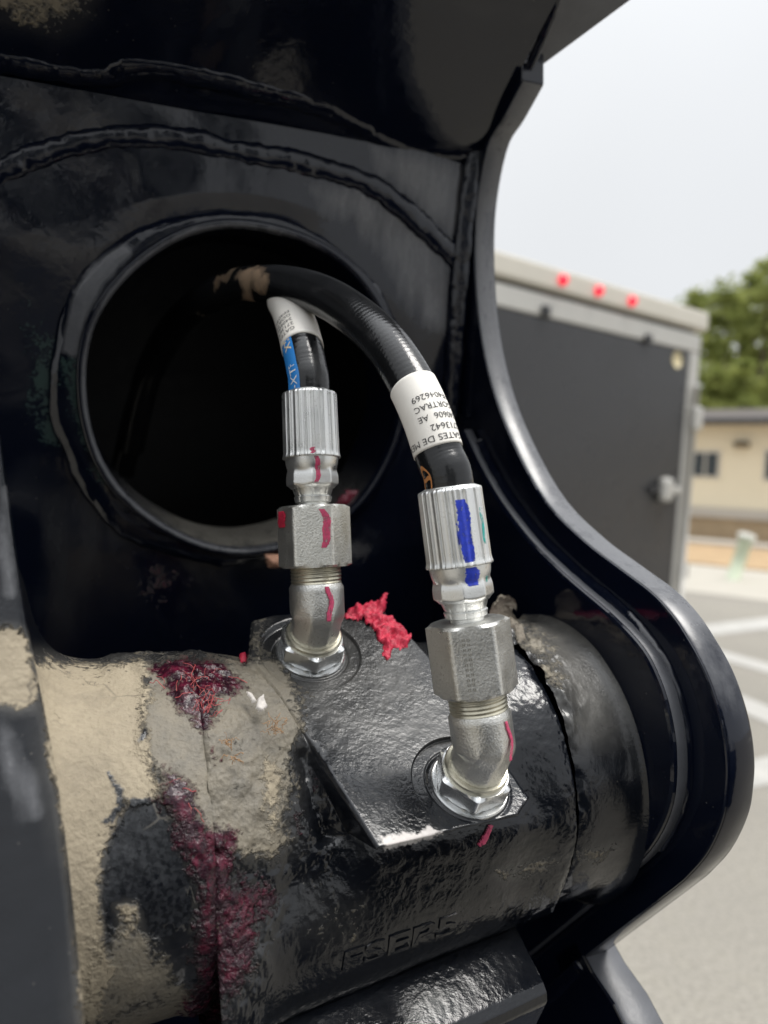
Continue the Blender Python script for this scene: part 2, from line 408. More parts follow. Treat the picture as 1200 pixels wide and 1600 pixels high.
M_orange = plain('orange_crayon', (0.42, 0.17, 0.05), 0.55, 0, 0.4, 500)
def pen(name, col, var, cover=0.5):
    m, t, b = newmat(name); v = objco(t); K = t.links.new
    mp = N(t, 'ShaderNodeMapping'); mp.inputs['Scale'].default_value = (1, 1, 0.15); K(v, mp.inputs['Vector'])
    n = noise(t, mp.outputs[0], 1100, 4, 0.7); n2 = noise(t, v, 500, 4)
    K(mixc(t, n2, tuple(x * (1 - var) for x in col), tuple(min(1, x * (1 + var)) for x in col)), b.inputs['Base Color']); b.inputs['Roughness'].default_value = 0.4
    al_ = mrange(t, math2(t, 'ADD', n, math2(t, 'MULTIPLY', n2, 0.6)), cover, cover + 0.22, 0.0, 1.0); K(al_, b.inputs['Alpha']); return m
M_pink = pen('pink_torque_paint', (0.52, 0.06, 0.14), 0.5, 0.56)
M_bluep = pen('blue_torque_paint', (0.02, 0.045, 0.45), 0.6, 0.5)
M_teal = pen('teal_torque_paint', (0.02, 0.33, 0.3), 0.4, 0.66)
M_red = plain('torn_red_sealant', (0.46, 0.018, 0.05), 0.55, 0, 0.85, 300, 0.6, 700, 0.001)
M_maroon = plain('maroon_greasy_sealant', (0.16, 0.012, 0.03), 0.25, 0, 0.6, 240, 0.6, 600, 0.001)
M_fluff = plain('pale_fluff', (0.62, 0.58, 0.54), 0.9, 0, 0.2, 300)
M_clay = plain('dry_grey_mud', (0.2, 0.175, 0.14), 0.9, 0, 0.4, 250, 0.8, 400, 0.002)
M_fibre = plain('tan_fibre', (0.34, 0.2, 0.1), 0.7, 0, 0.3, 300)
M_rfibre = plain('coral_red_fibre', (0.42, 0.075, 0.075), 0.55, 0, 0.5, 300)
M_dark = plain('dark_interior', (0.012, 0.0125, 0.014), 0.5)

# ================================================================== SETTING
Z = np.array([0, 0, 1.0]); X = np.array([1.0, 0, 0]); Y = np.array([0, 1.0, 0])
def gp(px, py, z=0.0): return hit(px, py, np.array([0, 0, z]), Z)
def asphalt():
    m, t, b = newmat('pale_weathered_concrete'); v = objco(t); K = t.links.new
    n1 = noise(t, v, 1.1, 5); n2 = noise(t, v, 70, 3, 0.7); n3 = noise(t, v, 14, 4)
    c = mixc(t, mrange(t, n2, 0.35, 0.65, 0, 1), (0.18, 0.167, 0.142), (0.33, 0.308, 0.266))
    c = mixc(t, mrange(t, n1, 0.35, 0.7, 0, 0.5), c, (0.2, 0.188, 0.168))
    c = mixc(t, mrange(t, n3, 0.5, 0.75, 0, 0.35), c, (0.26, 0.243, 0.2))
    K(c, b.inputs['Base Color']); b.inputs['Roughness'].default_value = 0.92
    K(bump(t, n2, 0.5, 0.006), b.inputs['Normal']); return m
M_asph = asphalt()
def sheet(name, pts, z, mat, kind='structure', parent=None):
    V = [(p[0], p[1], z) for p in pts]; o = link(name, mesh(name, V, [tuple(range(len(V)))]), mat, parent)
    if kind and not parent: o['kind'] = kind
    return o
lot = sheet('parking_lot', [(-250, -250), (250, -250), (250, 400), (-250, 400)], 0, M_asph)
M_line = plain('worn_white_road_paint', (0.4, 0.39, 0.365), 0.75, 0, 0.25, 6)
for q in ([(1090, 978), (1290, 955), (1290, 972), (1090, 996)], [(1095, 1008), (1290, 1062), (1290, 1078), (1095, 1022)],
          [(1130, 1075), (1290, 1142), (1290, 1172), (1130, 1100)], [(1150, 1195), (1300, 1158), (1300, 1205), (1150, 1238)]):
    sheet('painted_line', [gp(*p) for p in q], 0.004, M_line, parent=lot)
wd = nrm([0.8, -0.6, 0]); wn = nrm([-0.6, -0.8, 0])         # along the building wall, out of the wall
B0 = U(1072, 760, 18.0); B0 = np.array([B0[0], B0[1], 0.0])
M_mulch = plain('pine_straw_mulch', (0.38, 0.265, 0.15), 0.95, 0, 0.3, 3, 0.8, 20, 0.02)
M_walk = plain('pale_concrete_walk', (0.5, 0.47, 0.42), 0.85, 0, 0.1, 2)
def strip(name, d0, d1, z0, z1, mat):
    V, Fc = boxv(B0, wd, wn, Z, -14, 22, d0, d1, z0, z1); o = link(name, mesh(name, V, Fc), mat); o['kind'] = 'structure'; return o
strip('mulch_bed', 1.7, 6.1, -0.05, 0.03, M_mulch)
strip('concrete_apron', 6.103, 9.5, -0.05, 0.006, plain('pale_concrete_apron', (0.4, 0.375, 0.325), 0.9, 0, 0.12, 2))
strip('sidewalk', 0.7, 1.697, -0.05, 0.1, M_walk)
M_soil = plain('tan_pine_straw', (0.4, 0.27, 0.13), 0.95, 0, 0.25, 3)
strip('planting_strip', -0.2, 0.697, -0.05, 0.05, M_soil)

# --- building
bl = empty('office_building', B0, 'low cream stucco building with dark roof edge and small square windows', 'building')
M_cream_w = plain('cream_stucco', (0.82, 0.75, 0.58), 0.85, 0, 0.05, 2)
M_stone = plain('tan_stone_wainscot', (0.4, 0.31, 0.2), 0.85, 0, 0.25, 4, 0.6, 15, 0.02)
M_roof = plain('dark_metal_roof', (0.06, 0.06, 0.065), 0.5, 0, 0.2, 2)
M_glass = plain('dark_window_glass', (0.03, 0.04, 0.045), 0.08)
M_frame = plain('white_window_frame', (0.6, 0.58, 0.52), 0.5)
def wallz(px, py): return hit(px, py, B0, wn)
zr = wallz(1100, 664)[2]; zb = wallz(1100, 806)[2]; zt = wallz(1100, 792)[2]
box('wall', B0, wd, wn, Z, (-12, 22, -8, 0, zb, zr), M_cream_w, bl)
box('wainscot', B0, wd, wn, Z, (-12.02, 22.02, -8, 0.05, 0, zb), M_stone, bl)
box('wainscot_cap', B0, wd, wn, Z, (-12.03, 22.03, 0.003, 0.11, zb - 0.02, zt), M_walk, bl)
rf = box('roof', B0, wd, wn, Z, (-12.6, 22.6, -8.6, 0.55, zr, zr + 0.1), M_roof, bl)
V, Fc = boxv(B0, wd, wn, Z, -12.6, 22.6, -8.6, 0.5, zr + 0.1, zr + 0.32); V = [np.array(p) for p in V]
link('fascia', mesh('fascia', V, Fc), plain('grey_roof_fascia', (0.34, 0.33, 0.33), 0.6), rf)
for (x0, y0, x1, y1) in ((1082, 708, 1123, 743), (1196, 706, 1245, 748)):
    p0 = wallz(x0, y1); p1 = wallz(x1, y0); a0 = np.dot(p0 - B0, wd); a1 = np.dot(p1 - B0, wd)
    w = box('window', B0, wd, wn, Z, (a0 - 0.06, a1 + 0.06, -0.05, 0.03, p0[2] - 0.06, p1[2] + 0.06), M_frame, bl)
    box('pane', B0, wd, wn, Z, (a0, a1, 0.003, 0.036, p0[2], p1[2]), M_glass, w)
    box('mullion', B0, wd, wn, Z, ((a0 + a1) / 2 - 0.02, (a0 + a1) / 2 + 0.02, 0.037, 0.05, p0[2], p1[2]), M_frame, w)
p = wallz(1160, 695); a = np.dot(p - B0, wd)
box('wall_light', B0, wd, wn, Z, (a - 0.16, a + 0.16, 0.002, 0.22, p[2] - 0.06, p[2] + 0.07), plain('bronze_fixture', (0.12, 0.09, 0.05), 0.5), bl, 0.02)

# --- leaning utility marker post
pb = gp(1146, 903, 0.03); dpt = np.dot(pb - CAM, _F); ptp = U(1169, 832, dpt * 1.0)
up_ = empty('marker_post', pb, 'pale green utility marker post leaning right in the pine straw bed', 'post')
M_post = plain('pale_green_plastic', (0.52, 0.58, 0.44), 0.6, 0, 0.08, 8)
ax = nrm(ptp - pb); ln = np.linalg.norm(ptp - pb); hw = 10.5 / FPX * dpt
polar('post', frameM(pb - ax * 0.05, ax, X), [0, ln * 0.93], lambda th, z, i: 0 * th + hw * 0.95, M_post, up_, 20)
polar('cap', frameM(pb - ax * 0.05, ax, X), [ln * 0.93, ln * 0.94, ln * 1.03, ln * 1.05], lambda th, z, i: 0 * th + np.array([hw * 1.25, hw * 1.3, hw * 1.25, hw * 0.8])[i], plain('white_cap', (0.72, 0.72, 0.66), 0.5), up_, 20)

# --- trailer
TD = 5.0
tr = U(1090, 520, TD); T0 = np.array([tr[0], tr[1], 0.0])
tu = nrm([-0.81, -0.59, 0]); tn = nrm([0.59, -0.81, 0])     # leftwards along the rear, outwards towards the viewer
lean = math.tan(math.radians(1.6)); tz = nrm(Z - tu * lean * 1.0)
T0 = T0 + tu * lean * tr[2]
def thit(px, py, off=0.0):
    P = hit(px, py, T0 + tn * off, tn); d = P - T0; w = d[2] / tz[2]; return np.dot(d, tu) - w * np.dot(tz, tu), w
trl = empty('cargo_trailer', T0, 'black enclosed cargo trailer with pale rear frame and three red lights on top', 'trailer')
M_tblk = plain('black_trailer_skin', (0.03, 0.03, 0.032), 0.3, 0, 0.12, 3)
M_talu = plain('dull_aluminium_trim', (0.5, 0.49, 0.46), 0.42, 0.35, 0.1, 5)
M_tcap = plain('cream_aluminium_roof_rail', (0.6, 0.57, 0.5), 0.45, 0.1, 0.08, 5)
zc0 = thit(1096, 520)[1]; zc1 = thit(1098, 490)[1]
TW = 2.35
box('body', T0, tu, tn, tz, (0.02, TW - 0.02, -4.5, -0.02, 0.3, zc1 - 0.03), M_tblk, trl)
box('roof_rail', T0, tu, tn, tz, (-0.05, TW + 0.05, -0.06, 0.05, zc0, zc1), M_tcap, trl, 0.02)
zf1 = zc0 - 0.03
u_in = 0.125
box('door', T0, tu, tn, tz, (u_in, TW - u_in, -0.0, 0.03, 0.42, zf1 - 0.125), M_tblk, trl, 0.004)
fr_ = box('door_frame', T0, tu, tn, tz, (0.0, TW, 0.002, 0.035, zf1 - 0.12, zf1), M_talu, trl, 0.01)
box('corner_post', T0, tu, tn, tz, (0.0, u_in - 0.005, 0.0, 0.035, 0.3, zf1 - 0.123), M_talu, trl, 0.012)
box('corner_post', T0, tu, tn, tz, (TW - u_in + 0.005, TW, 0.0, 0.035, 0.3, zf1 - 0.123), M_talu, trl, 0.012)
box('bumper', T0, tu, tn, tz, (0.0, TW, 0.0, 0.06, 0.3, 0.415), M_talu, trl, 0.01)
M_lens = plain('red_lens', (0.75, 0.01, 0.03), 0.2)
M_lens.node_tree.nodes['Principled BSDF'].inputs['Emission Color'].default_value = (1, 0.01, 0.05, 1)
M_lens.node_tree.nodes['Principled BSDF'].inputs['Emission Strength'].default_value = 0.5
for (px, py) in ((878, 438), (934, 455), (986, 471)):
    u, z = thit(px, py, 0.05)
    o = T0 + tu * u + tz * z + tn * 0.051
    polar('marker_light', frameM(o, tn, tu), [0, 0.012, 0.03, 0.036], lambda th, zz, i: 0 * th + np.array([0.03, 0.03, 0.022, 0.008])[i], M_lens, trl, 24)
for (px, py) in ((850, 484), (1010, 528)):
    u, z = thit(px, py, 0.03); box('door_hinge', T0 + tu * u + tz * z, tu, tn, tz, (-0.03, 0.03, 0.031, 0.06, -0.04, 0.02), M_tblk, trl, 0.01)
u, z = thit(1058, 562, 0.03)
polar('round_sticker', frameM(T0 + tu * u + tz * z + tn * 0.031, tn, tu), [0, 0.004], lambda th, zz, i: 0 * th + 0.055, plain('yellowed_sticker', (0.6, 0.52, 0.32), 0.6), trl, 24)
u, z = thit(1032, 766, 0.03)
lt = box('latch', T0 + tu * u + tz * z, tu, tn, tz, (-0.06, 0.05, 0.031, 0.1, -0.075, 0.085), M_talu, trl, 0.03)
box('latch_arm', T0 + tu * u + tz * z, tu, tn, tz, (-0.17, -0.062, 0.04, 0.08, -0.02, 0.03), M_talu, lt, 0.012)
box('latch_arm', T0 + tu * u + tz * z, tu, tn, tz, (0.052, 0.14, 0.045, 0.07, -0.02, 0.02), M_tblk, lt, 0.01)
u, z = thit(1081, 652, 0.03)
box('cam_bracket', T0 + tu * u + tz * z, tu, tn, tz, (-0.05, 0.05, 0.037, 0.09, -0.09, 0.07), M_talu, trl, 0.02)
zz0 = thit(1075, 800)[1]; zz1 = thit(1075, 730)[1]
box('red_reflector', T0, tu, tn, tz, (-0.02, -0.002, -0.05, 0.03, zz0, zz1), M_lens, trl)
zq = thit(1060, 890)[1]
box('lower_hinge', T0, tu, tn, tz, (-0.015, 0.06, 0.037, 0.07, zq - 0.05, zq + 0.05), M_talu, trl, 0.01)
zb0 = thit(1065, 800)[1]
polar('bar_lock', frameM(T0 + tu * 0.05 + tn * 0.06 + tz * 0.4, tz, tu), [0, zf1 - 0.75], lambda th, q, i: 0 * th + 0.017, M_talu, trl, 14)
for sgn in (0.3, TW - 0.3):
    wv = T0 + tu * (0.14 if sgn < 1 else TW - 0.36) - tn * 2.2 + Z * 0.33
    wh = polar('wheel', frameM(wv, tu, Z), [0, 0.02, 0.2, 0.22], lambda th, q, i: 0 * th + np.array([0.27, 0.33, 0.33, 0.27])[i], M_dark, trl, 32)
    polar('rim', frameM(wv - tu * 0.004, tu, Z), [0, 0.228], lambda th, q, i: 0 * th + 0.19, M_talu, wh, 24)

# --- pines beyond the building
def foliage():
    m, t, b = newmat('pine_foliage'); v = objco(t); K = t.links.new
    n = noise(t, v, 0.9, 3); n2 = noise(t, v, 6, 2)
    c = mixc(t, mrange(t, n, 0.35, 0.65, 0, 1), (0.21, 0.255, 0.07), (0.42, 0.45, 0.14))
    c = mixc(t, mrange(t, n2, 0.4, 0.7, 0, 0.5), c, (0.3, 0.32, 0.1))
    K(c, b.inputs['Base Color']); b.inputs['Roughness'].default_value = 0.7
    tr_ = N(t, 'ShaderNodeBsdfTranslucent'); K(c, tr_.inputs['Color']); mx = N(t, 'ShaderNodeMixShader'); mx.inputs[0].default_value = 0.5
    K(b.outputs[0], mx.inputs[1]); K(tr_.outputs[0], mx.inputs[2]); K(mx.outputs[0], t.nodes['Material Output'].inputs[0]); return m
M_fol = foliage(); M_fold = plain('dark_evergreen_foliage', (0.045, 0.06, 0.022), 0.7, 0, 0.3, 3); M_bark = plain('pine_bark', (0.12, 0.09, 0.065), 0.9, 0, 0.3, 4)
def tree_meshes(seed, H=15):
    g = np.random.default_rng(seed)
    tk = sweep(catmull([(0, 0, 0), (0.1, 0.05, H * .4), (-0.05, 0.1, H * .75), (0.05, 0, H * .97)], 14), np.linspace(0.22, 0.04, 14), 10, Y)[0]
    V, Fc = [], []
    for k in range(70):
        f = g.uniform(0.18, 1.0); zc = H * f; rr = (1 - f) ** 0.85 * 3.3 + 0.2
        an = g.uniform(0, 2 * math.pi); rd = rr * math.sqrt(g.uniform(0.05, 1)); c = np.array([rd * math.cos(an), rd * math.sin(an), zc + g.normal(0, .2)])
        cs = g.uniform(0.35, 0.95)
        for q in range(46):
            p = c + g.normal(0, 0.42, 3) * cs * np.array([1.1, 1.1, 0.6]); d1 = nrm(g.normal(size=3)); d2 = nrm(np.cross(d1, g.normal(size=3)))
            l = g.uniform(0.12, 0.3); w = l * 0.45; i = len(V)
            V += [p - d1 * l - d2 * w * .3, p - d2 * w, p + d1 * l, p + d2 * w]; Fc.append((i, i + 1, i + 2, i + 3))
    return tk, V, Fc
protos = []
for s in range(4):
    tk, V, Fc = tree_meshes(100 + s); nu, nv = tk.shape[:2]
    protos.append((mesh('trunk', tk.reshape(-1, 3), gridfaces(nu, nv, False, True), True), mesh('crown', V, Fc)))
for a_ in protos: a_[0].materials.append(M_bark); a_[1].materials.append(M_fol)
spots = [(905, 470, 56), (985, 478, 58), (1040, 470, 55), (1085, 462, 46), (1112, 462, 54), (1138, 445, 46), (1160, 450, 55), (1182, 428, 47), (1205, 408, 44), (1235, 420, 50), (1255, 395, 43), (1290, 400, 45),
         (1075, 560, 38), (1120, 575, 37), (1165, 560, 36), (1215, 570, 36), (1262, 560, 37)]
for k, (px, py, d) in enumerate(spots):
    top = U(px, py, d); H = top[2]; g = np.random.default_rng(k)
    lab = 'tall green pine tree in the row beyond the cream building'
    if k >= 12: lab = 'shorter bushy green tree in front of the tall pines behind the cream building'
    root = empty('pine_tree', (top[0], top[1], 0), lab, 'tree', 'tall pines beyond the building' if k < 12 else 'shorter trees behind the building roof')
    for me, nm in zip(protos[k % 4], ('trunk', 'crown')):
        o = bpy.data.objects.new(nm, me); COL.objects.link(o); o.parent = root
    root.scale = (H / 15 * (1.15 if k < 12 else 1.6), H / 15 * (1.15 if k < 12 else 1.6), H / 15); root.rotation_euler = (0, 0, g.uniform(0, 6))

dark = []
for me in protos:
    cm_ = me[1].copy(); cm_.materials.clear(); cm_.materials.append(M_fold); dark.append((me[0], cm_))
for k in range(8):  # dark trees added out of view to deepen the paint reflections
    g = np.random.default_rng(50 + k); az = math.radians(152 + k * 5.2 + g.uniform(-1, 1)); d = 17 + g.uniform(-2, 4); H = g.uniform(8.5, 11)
    root = empty('pine_tree', (d * math.sin(az), d * math.cos(az), 0), 'dark evergreen tree standing behind the viewer, mirrored in the black paint', 'tree', 'pines behind the viewer')  # added unseen trees, only there to darken the paint reflections
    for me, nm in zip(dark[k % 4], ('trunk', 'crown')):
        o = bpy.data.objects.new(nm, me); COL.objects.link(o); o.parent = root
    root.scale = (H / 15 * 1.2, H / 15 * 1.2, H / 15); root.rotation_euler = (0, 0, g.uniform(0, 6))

# ================================================================== MACHINE FRAME
PL = U(60, 1318, 0.365); PR = U(925, 1165, 0.49)
A = nrm(PR - PL); PR = PR - A * 0.02; VV = nrm(Z - np.dot(Z, A) * A); QQ = np.cross(A, VV)      # along the pin, up, towards the viewer
TPL = np.dot(PR - PL, A)                                                     # axis station of the right plate
def radial(t, ph, r):
    t = np.asarray(t, float)[..., None]; ph = np.asarray(ph, float)[..., None]; r = np.asarray(r, float)[..., None]
    return PL + A * t + r * (np.cos(ph) * VV + np.sin(ph) * QQ)
def cyl_hit(px, py, r):
    d = ray(px, py); o = CAM - PL
    d_ = d - np.dot(d, A) * A; o_ = o - np.dot(o, A) * A
    a, b, c = np.dot(d_, d_), 2 * np.dot(d_, o_), np.dot(o_, o_) - r * r
    disc = b * b - 4 * a * c; s = (-b - math.sqrt(max(disc, 0))) / (2 * a)
    P = CAM + s * d; q = P - PL; return np.dot(q, A), math.atan2(np.dot(q, QQ), np.dot(q, VV)), P
RC = 0.082
tL = cyl_hit(335, 1340, RC + 0.004)[0]; tR = cyl_hit(900, 1230, RC)[0]
arm = empty('excavator_arm', (PL + A * TPL / 2 + Y * 0.3), 'glossy black welded machine arm end with round hole in its plate and curved side plates', 'machine arm')

# ---- right side plate
R_in = [(815, 125), (785, 182), (762, 222), (746, 300), (741, 380), (746, 484), (762, 580), (792, 672), (846, 776), (908, 842), (967, 888), (1017, 926),
        (1050, 962), (1075, 1000), (1101, 1048), (1120, 1100), (1132, 1150), (1137, 1200), (1135, 1240), (1130, 1275), (1117, 1310), (1100, 1340), (1077, 1366), (1050, 1390), (920, 1490), (800, 1585), (760, 1625)]
def smooth_poly(pts, n): return catmull([(x, y, 0) for x, y in pts], n)[:, :2]
front = smooth_poly(R_in, 110)
Ppl = [hit(x, y, PR, A) for x, y in front]
Ppl += [hit(640, 1640, PR, A), hit(640, 120, PR, A), hit(815, 60, PR, A)]
rp = slab('side_plate', Ppl, A, 0.0185, M_plate, arm, 0.0012)
tag(rp, label='curved right side plate with pale worn front edge')  # the edge is worn, its paleness is partly painted sky light
# worn band on the front edge, with sky light painted into its grey
def edge_strip(name, pts3, th, lift, mat, parent, inset=0.0012, edge_sheen=None):
    P = np.array(pts3); T = np.gradient(P, axis=0); T /= np.linalg.norm(T, axis=1)[:, None]
    nn = np.cross(T, A); nn /= np.linalg.norm(nn, axis=1)[:, None]
    if np.dot(nn[len(nn) // 3], CAM - P[len(nn) // 3]) < 0: nn = -nn
    rows = [P + A * inset + nn * 0.0002, P + A * (inset + 0.001) + nn * lift, P + A * (th - inset - 0.001) + nn * lift, P + A * (th - inset) + nn * 0.0002]
    G = np.stack(rows, 1)
    return grid(name, G, mat, parent, smooth=False, attrs=None if edge_sheen is None else {'pale_sheen': np.repeat(np.asarray(edge_sheen)[:, None], 4, 1)})
edge_strip('skylit_worn_edge', Ppl[:110], 0.0185, 0.0007, M_plate, rp, edge_sheen=0.85 * sstep(76, 40, np.arange(110)))
# doubler plate
D_in = [(722, 672), (733, 695), (748, 727), (779, 781), (824, 841), (867, 885), (900, 915), (955, 962), (1000, 1010), (1025, 1055), (1043, 1110), (1053, 1180), (1047, 1260), (1012, 1330), (950, 1385), (810, 1500), (700, 1590)]
dp0 = PR - A * 0.011
Pd = [hit(x, y, dp0, A) for x, y in smooth_poly(D_in, 80)]
Pd += [hit(660, 1500, dp0, A), hit(690, 690, dp0, A)]
dpl = slab('doubler_plate', Pd, A, 0.0108, M_plate, arm, 0.0025)
edge_strip('skylit_worn_edge', Pd[:80], 0.0108, 0.0006, M_edge, dpl, 0.002)
bead('weld_bead', [hit(x + 14, y - 6, PR - A * 0.002, A) for x, y in D_in[1:14]], 0.0045, M_weld, arm, 120, 5)

# ---- back plate with the round hole
bR1 = hit(742, 250, PR, A); bR2 = hit(703, 660, PR, A)
vb = nrm(bR1 - bR2); nb = np.cross(A, vb); nb = nrm(nb + 0.065 * vb * (1 if np.dot(np.cross(A, vb), CAM - bR1) > 0 else -1))
if np.dot(nb, CAM - bR1) < 0: nb = -nb
vb = nrm(np.cross(nb, A)) * (1 if np.dot(np.cross(nb, A), Z) > 0 else -1)
def bhit(px, py, off=0.0): return hit(px, py, bR1 + nb * off, nb)
# hole from its pixel extents
hl, hr_, ht, hb = bhit(150, 610), bhit(628, 600), bhit(385, 352), bhit(372, 862)
HC = (hl + hr_ + ht + hb) / 4; HR = (np.linalg.norm(hl - hr_) + np.linalg.norm(ht - hb)) / 4 * 0.975; HC = HC - vb * 0.0022
def bc(P): d = P - HC; return np.dot(d, A), np.dot(d, vb)
u1 = np.dot(bR1 - HC, A); v1 = bc(bR1)[1]; u0 = -0.42; v0 = -1.0
nth_, nr_ = 220, 70
th = np.linspace(0, 2 * math.pi, nth_, endpoint=False); G = np.zeros((nr_, nth_, 3)); 
RO = HR + 0.010
for j, a_ in enumerate(th):
    c_, s_ = math.cos(a_), math.sin(a_)
    k = min([(u1 / c_) if c_ > 1e-9 else 1e9, (u0 / c_) if c_ < -1e-9 else 1e9, (v1 / s_) if s_ > 1e-9 else 1e9, (v0 / s_) if s_ < -1e-9 else 1e9])
    rr = RO + (k - RO) * np.linspace(0, 1, nr_) ** 1.3
    G[:, j] = HC + rr[:, None] * (c_ * A + s_ * vb)
wv = fbm(G * 7, 2, 31) * 0.012 + fbm(G * 26, 2, 32) * 0.0016
G = G + (wv * np.minimum(1, np.linspace(0, 3, nr_))[:, None])[..., None] * nb
gx, gy, _ = proj(G.reshape(-1, 3))
bm_ = masks(gx, gy, {
    'film': [([(98, 290), (135, 300), (140, 350), (120, 420), (128, 500), (95, 640), (120, 760), (100, 800), (40, 760), (60, 600), (85, 430)], 14, 0.16),
             ([(108, 125), (135, 125), (136, 178), (108, 182)], 8, 0.6), ([(192, 240), (215, 242), (222, 280), (212, 296)], 7, 0.6),
             ([(22, 100), (36, 105), (38, 160), (26, 160)], 6, 0.55), ([(60, 780), (150, 740), (170, 860), (120, 1000), (50, 960)], 20, 0.55),
             ([(480, 285), (560, 290), (540, 345), (470, 330)], 16, 0.35), ([(600, 330), (660, 420), (690, 560), (640, 480)], 22, 0.5)],
    'green': [([(40, 480), (95, 520), (100, 620), (120, 720), (80, 700), (40, 640)], 18, 0.62)],
    'pale_sheen': [([(478, 288), (560, 285), (640, 335), (700, 405), (696, 520), (650, 500), (610, 430), (560, 350), (500, 335)], 16, 0.72), ([(575, 225), (735, 258), (728, 390), (650, 315), (590, 270)], 14, 0.75)],  # pale patches paint in the sky mirrored by the plate
    'red': [([(215, 880), (300, 890), (290, 930), (225, 930)], 20, 0.4)]})
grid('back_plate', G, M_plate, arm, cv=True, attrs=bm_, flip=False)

# ring sleeve and weld round the hole
sl = frameM(HC, nb, A)
pf = [(-0.06, HR)] + [(q, HR) for q in (-0.03, -0.01, 0.002)] + [(0.012, HR + 0.0003), (0.0142, HR + 0.0012), (0.015, HR + 0.0022), (0.015, HR + 0.0046), (0.0142, HR + 0.0058), (0.012, HR + 0.0066), (0.004, HR + 0.007), (-0.001, HR + 0.0072)]
zz = np.array([p[0] for p in pf]); rr = np.array([p[1] for p in pf])
th_r = np.linspace(0, 2 * math.pi, 220, endpoint=False); RR = rr[:, None] + 0.0006 * np.sin(7 * th_r + 1)[None, :]
G = HC + zz[:, None, None] * nb + (RR * np.cos(th_r))[..., None] * sl[1] + (RR * np.sin(th_r))[..., None] * sl[2]
low = np.clip(-((G - HC) @ vb) / HR, -1, 1); ins_ = (zz[:, None] < 0.005) & (np.arange(len(zz))[:, None] < 5)
grid('hole_ring', G, M_weld, arm, cv=True, attrs={'grime': 0.75 * sstep(0.7, 0.97, low) * ins_, 'haze': 0.7 * sstep(0.4, 0.95, low) * ins_, 'pale_sheen': 0.85 * ((np.arange(len(zz)) >= 4) & (np.arange(len(zz)) <= 6))[:, None] * sstep(0.75, -0.2, np.cos(th_r))[None, :] + 0 * low})  # lip highlight painted in as a pale line
def wring(t_, z_, i):
    k = np.array([0.0, 0.3, 0.6, 0.85, 1.0])[i]
    wide = 0.0075 + 0.011 * sstep(-0.2, 0.9, np.cos(t_ - math.radians(185))) 
    nzz = fbm(np.stack([np.cos(t_) * 6, np.sin(t_) * 6, 0 * t_ + k * 1.5], -1), 3, 8)
    rip = 0.0006 * np.abs(np.sin(t_ * 60 + nzz * 6)) * np.sin(k * math.pi)
    return HR + 0.0064 + k * (wide + 0.010 * nzz) + rip
wz = [0.0098, 0.0092, 0.0074, 0.0042, -0.003]
th_w = np.linspace(0, 2 * math.pi, 260, endpoint=False); wzf = np.interp(np.linspace(0, 4, 17), range(5), wz)
def wring2(kk_):
    lo = np.minimum(np.floor(kk_).astype(int), 3); f_ = kk_ - lo; Zz = np.zeros((1, 260))
    a_ = wring(th_w[None, :], Zz, np.full((1, 1), lo)); b_ = wring(th_w[None, :], Zz, np.full((1, 1), lo + 1)); return (a_ * (1 - f_) + b_ * f_)[0]
RW = np.array([wring2(np.float64(q)) for q in np.linspace(0, 4, 17)])
G = HC + wzf[:, None, None] * nb + (RW * np.cos(th_w))[..., None] * sl[1] + (RW * np.sin(th_w))[..., None] * sl[2]
G = G + (fbm(G * 160, 3, 9) * 0.0012)[..., None] * nb
wx, wy, _ = proj(G.reshape(-1, 3))
grid('weld_bead', G, M_weld, arm, cv=True, attrs=masks(wx, wy, {'pale_sheen': [([(98, 548), (110, 470), (146, 410), (192, 382), (206, 394), (165, 440), (132, 505), (120, 556)], 5, 1.1)], 'green': [([(95, 560), (125, 560), (150, 680), (190, 760), (150, 760), (110, 660)], 12, 0.6)]}))  # bright sky streak on the weld painted into its colour
# dark box behind the hole
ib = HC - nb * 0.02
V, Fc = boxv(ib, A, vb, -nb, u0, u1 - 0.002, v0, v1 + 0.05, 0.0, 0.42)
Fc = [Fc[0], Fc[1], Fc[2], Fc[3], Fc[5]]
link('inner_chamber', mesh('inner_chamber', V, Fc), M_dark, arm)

# weld lines on the back plate
def bpx(L_, off=0.0): return [bhit(x, y, off) for x, y in L_]
bead('weld_bead', bpx([(-30, 290), (0, 271), (60, 243), (130, 222), (210, 213), (290, 219), (370, 236), (450, 250), (520, 268), (580, 290), (630, 325), (680, 372), (718, 408)], 0.0), 0.0078, M_weld, arm, 200, 11, ref=nb)
bead('weld_bead', bpx([(742, 235), (733, 300), (722, 400), (716, 480), (710, 560), (704, 650)], 0.004), 0.0065, M_weld, arm, 120, 13)

# ---- overhead plate
oR = hit(850, 40, PR, A)
od = nrm(oR - bR1); no = nrm(np.cross(A, od)); no = -no if np.dot(no, Z) > 0 else no     # faces down
nA, nB = 90, 40
OE = [np.dot(hit(x_, -14, bR1, no) - bR1, od) for x_ in (-20, 300, 600, 900)]
ta = np.linspace(u0 - u1, 0.0, nA)
tb = np.linspace(-0.02, 1.0, nB)
EN = max(OE) + 0.004
G = bR1 + ta[:, None, None] * A + (-0.02 + (tb + 0.02) / 1.02 * (EN + 0.02))[None, :, None] * od
G = G + (fbm(G * 9, 2, 41) * 0.008)[..., None] * no
ox, oy, _ = proj(G.reshape(-1, 3))
om = masks(ox, oy, {'grime': [([(-40, -40), (150, -40), (130, 15), (100, 40), (30, 25), (-40, 20)], 18, 0.75)], 'film': [([(680, 0), (850, -10), (840, 60), (760, 40)], 25, 0.4)]})
grid('overhead_plate', G, M_plate, arm, attrs=om)
Gt = [bR1 + (u0 - u1) * A - od * 0.02, bR1 - od * 0.02, bR1 + od * EN, bR1 + (u0 - u1) * A + od * EN]
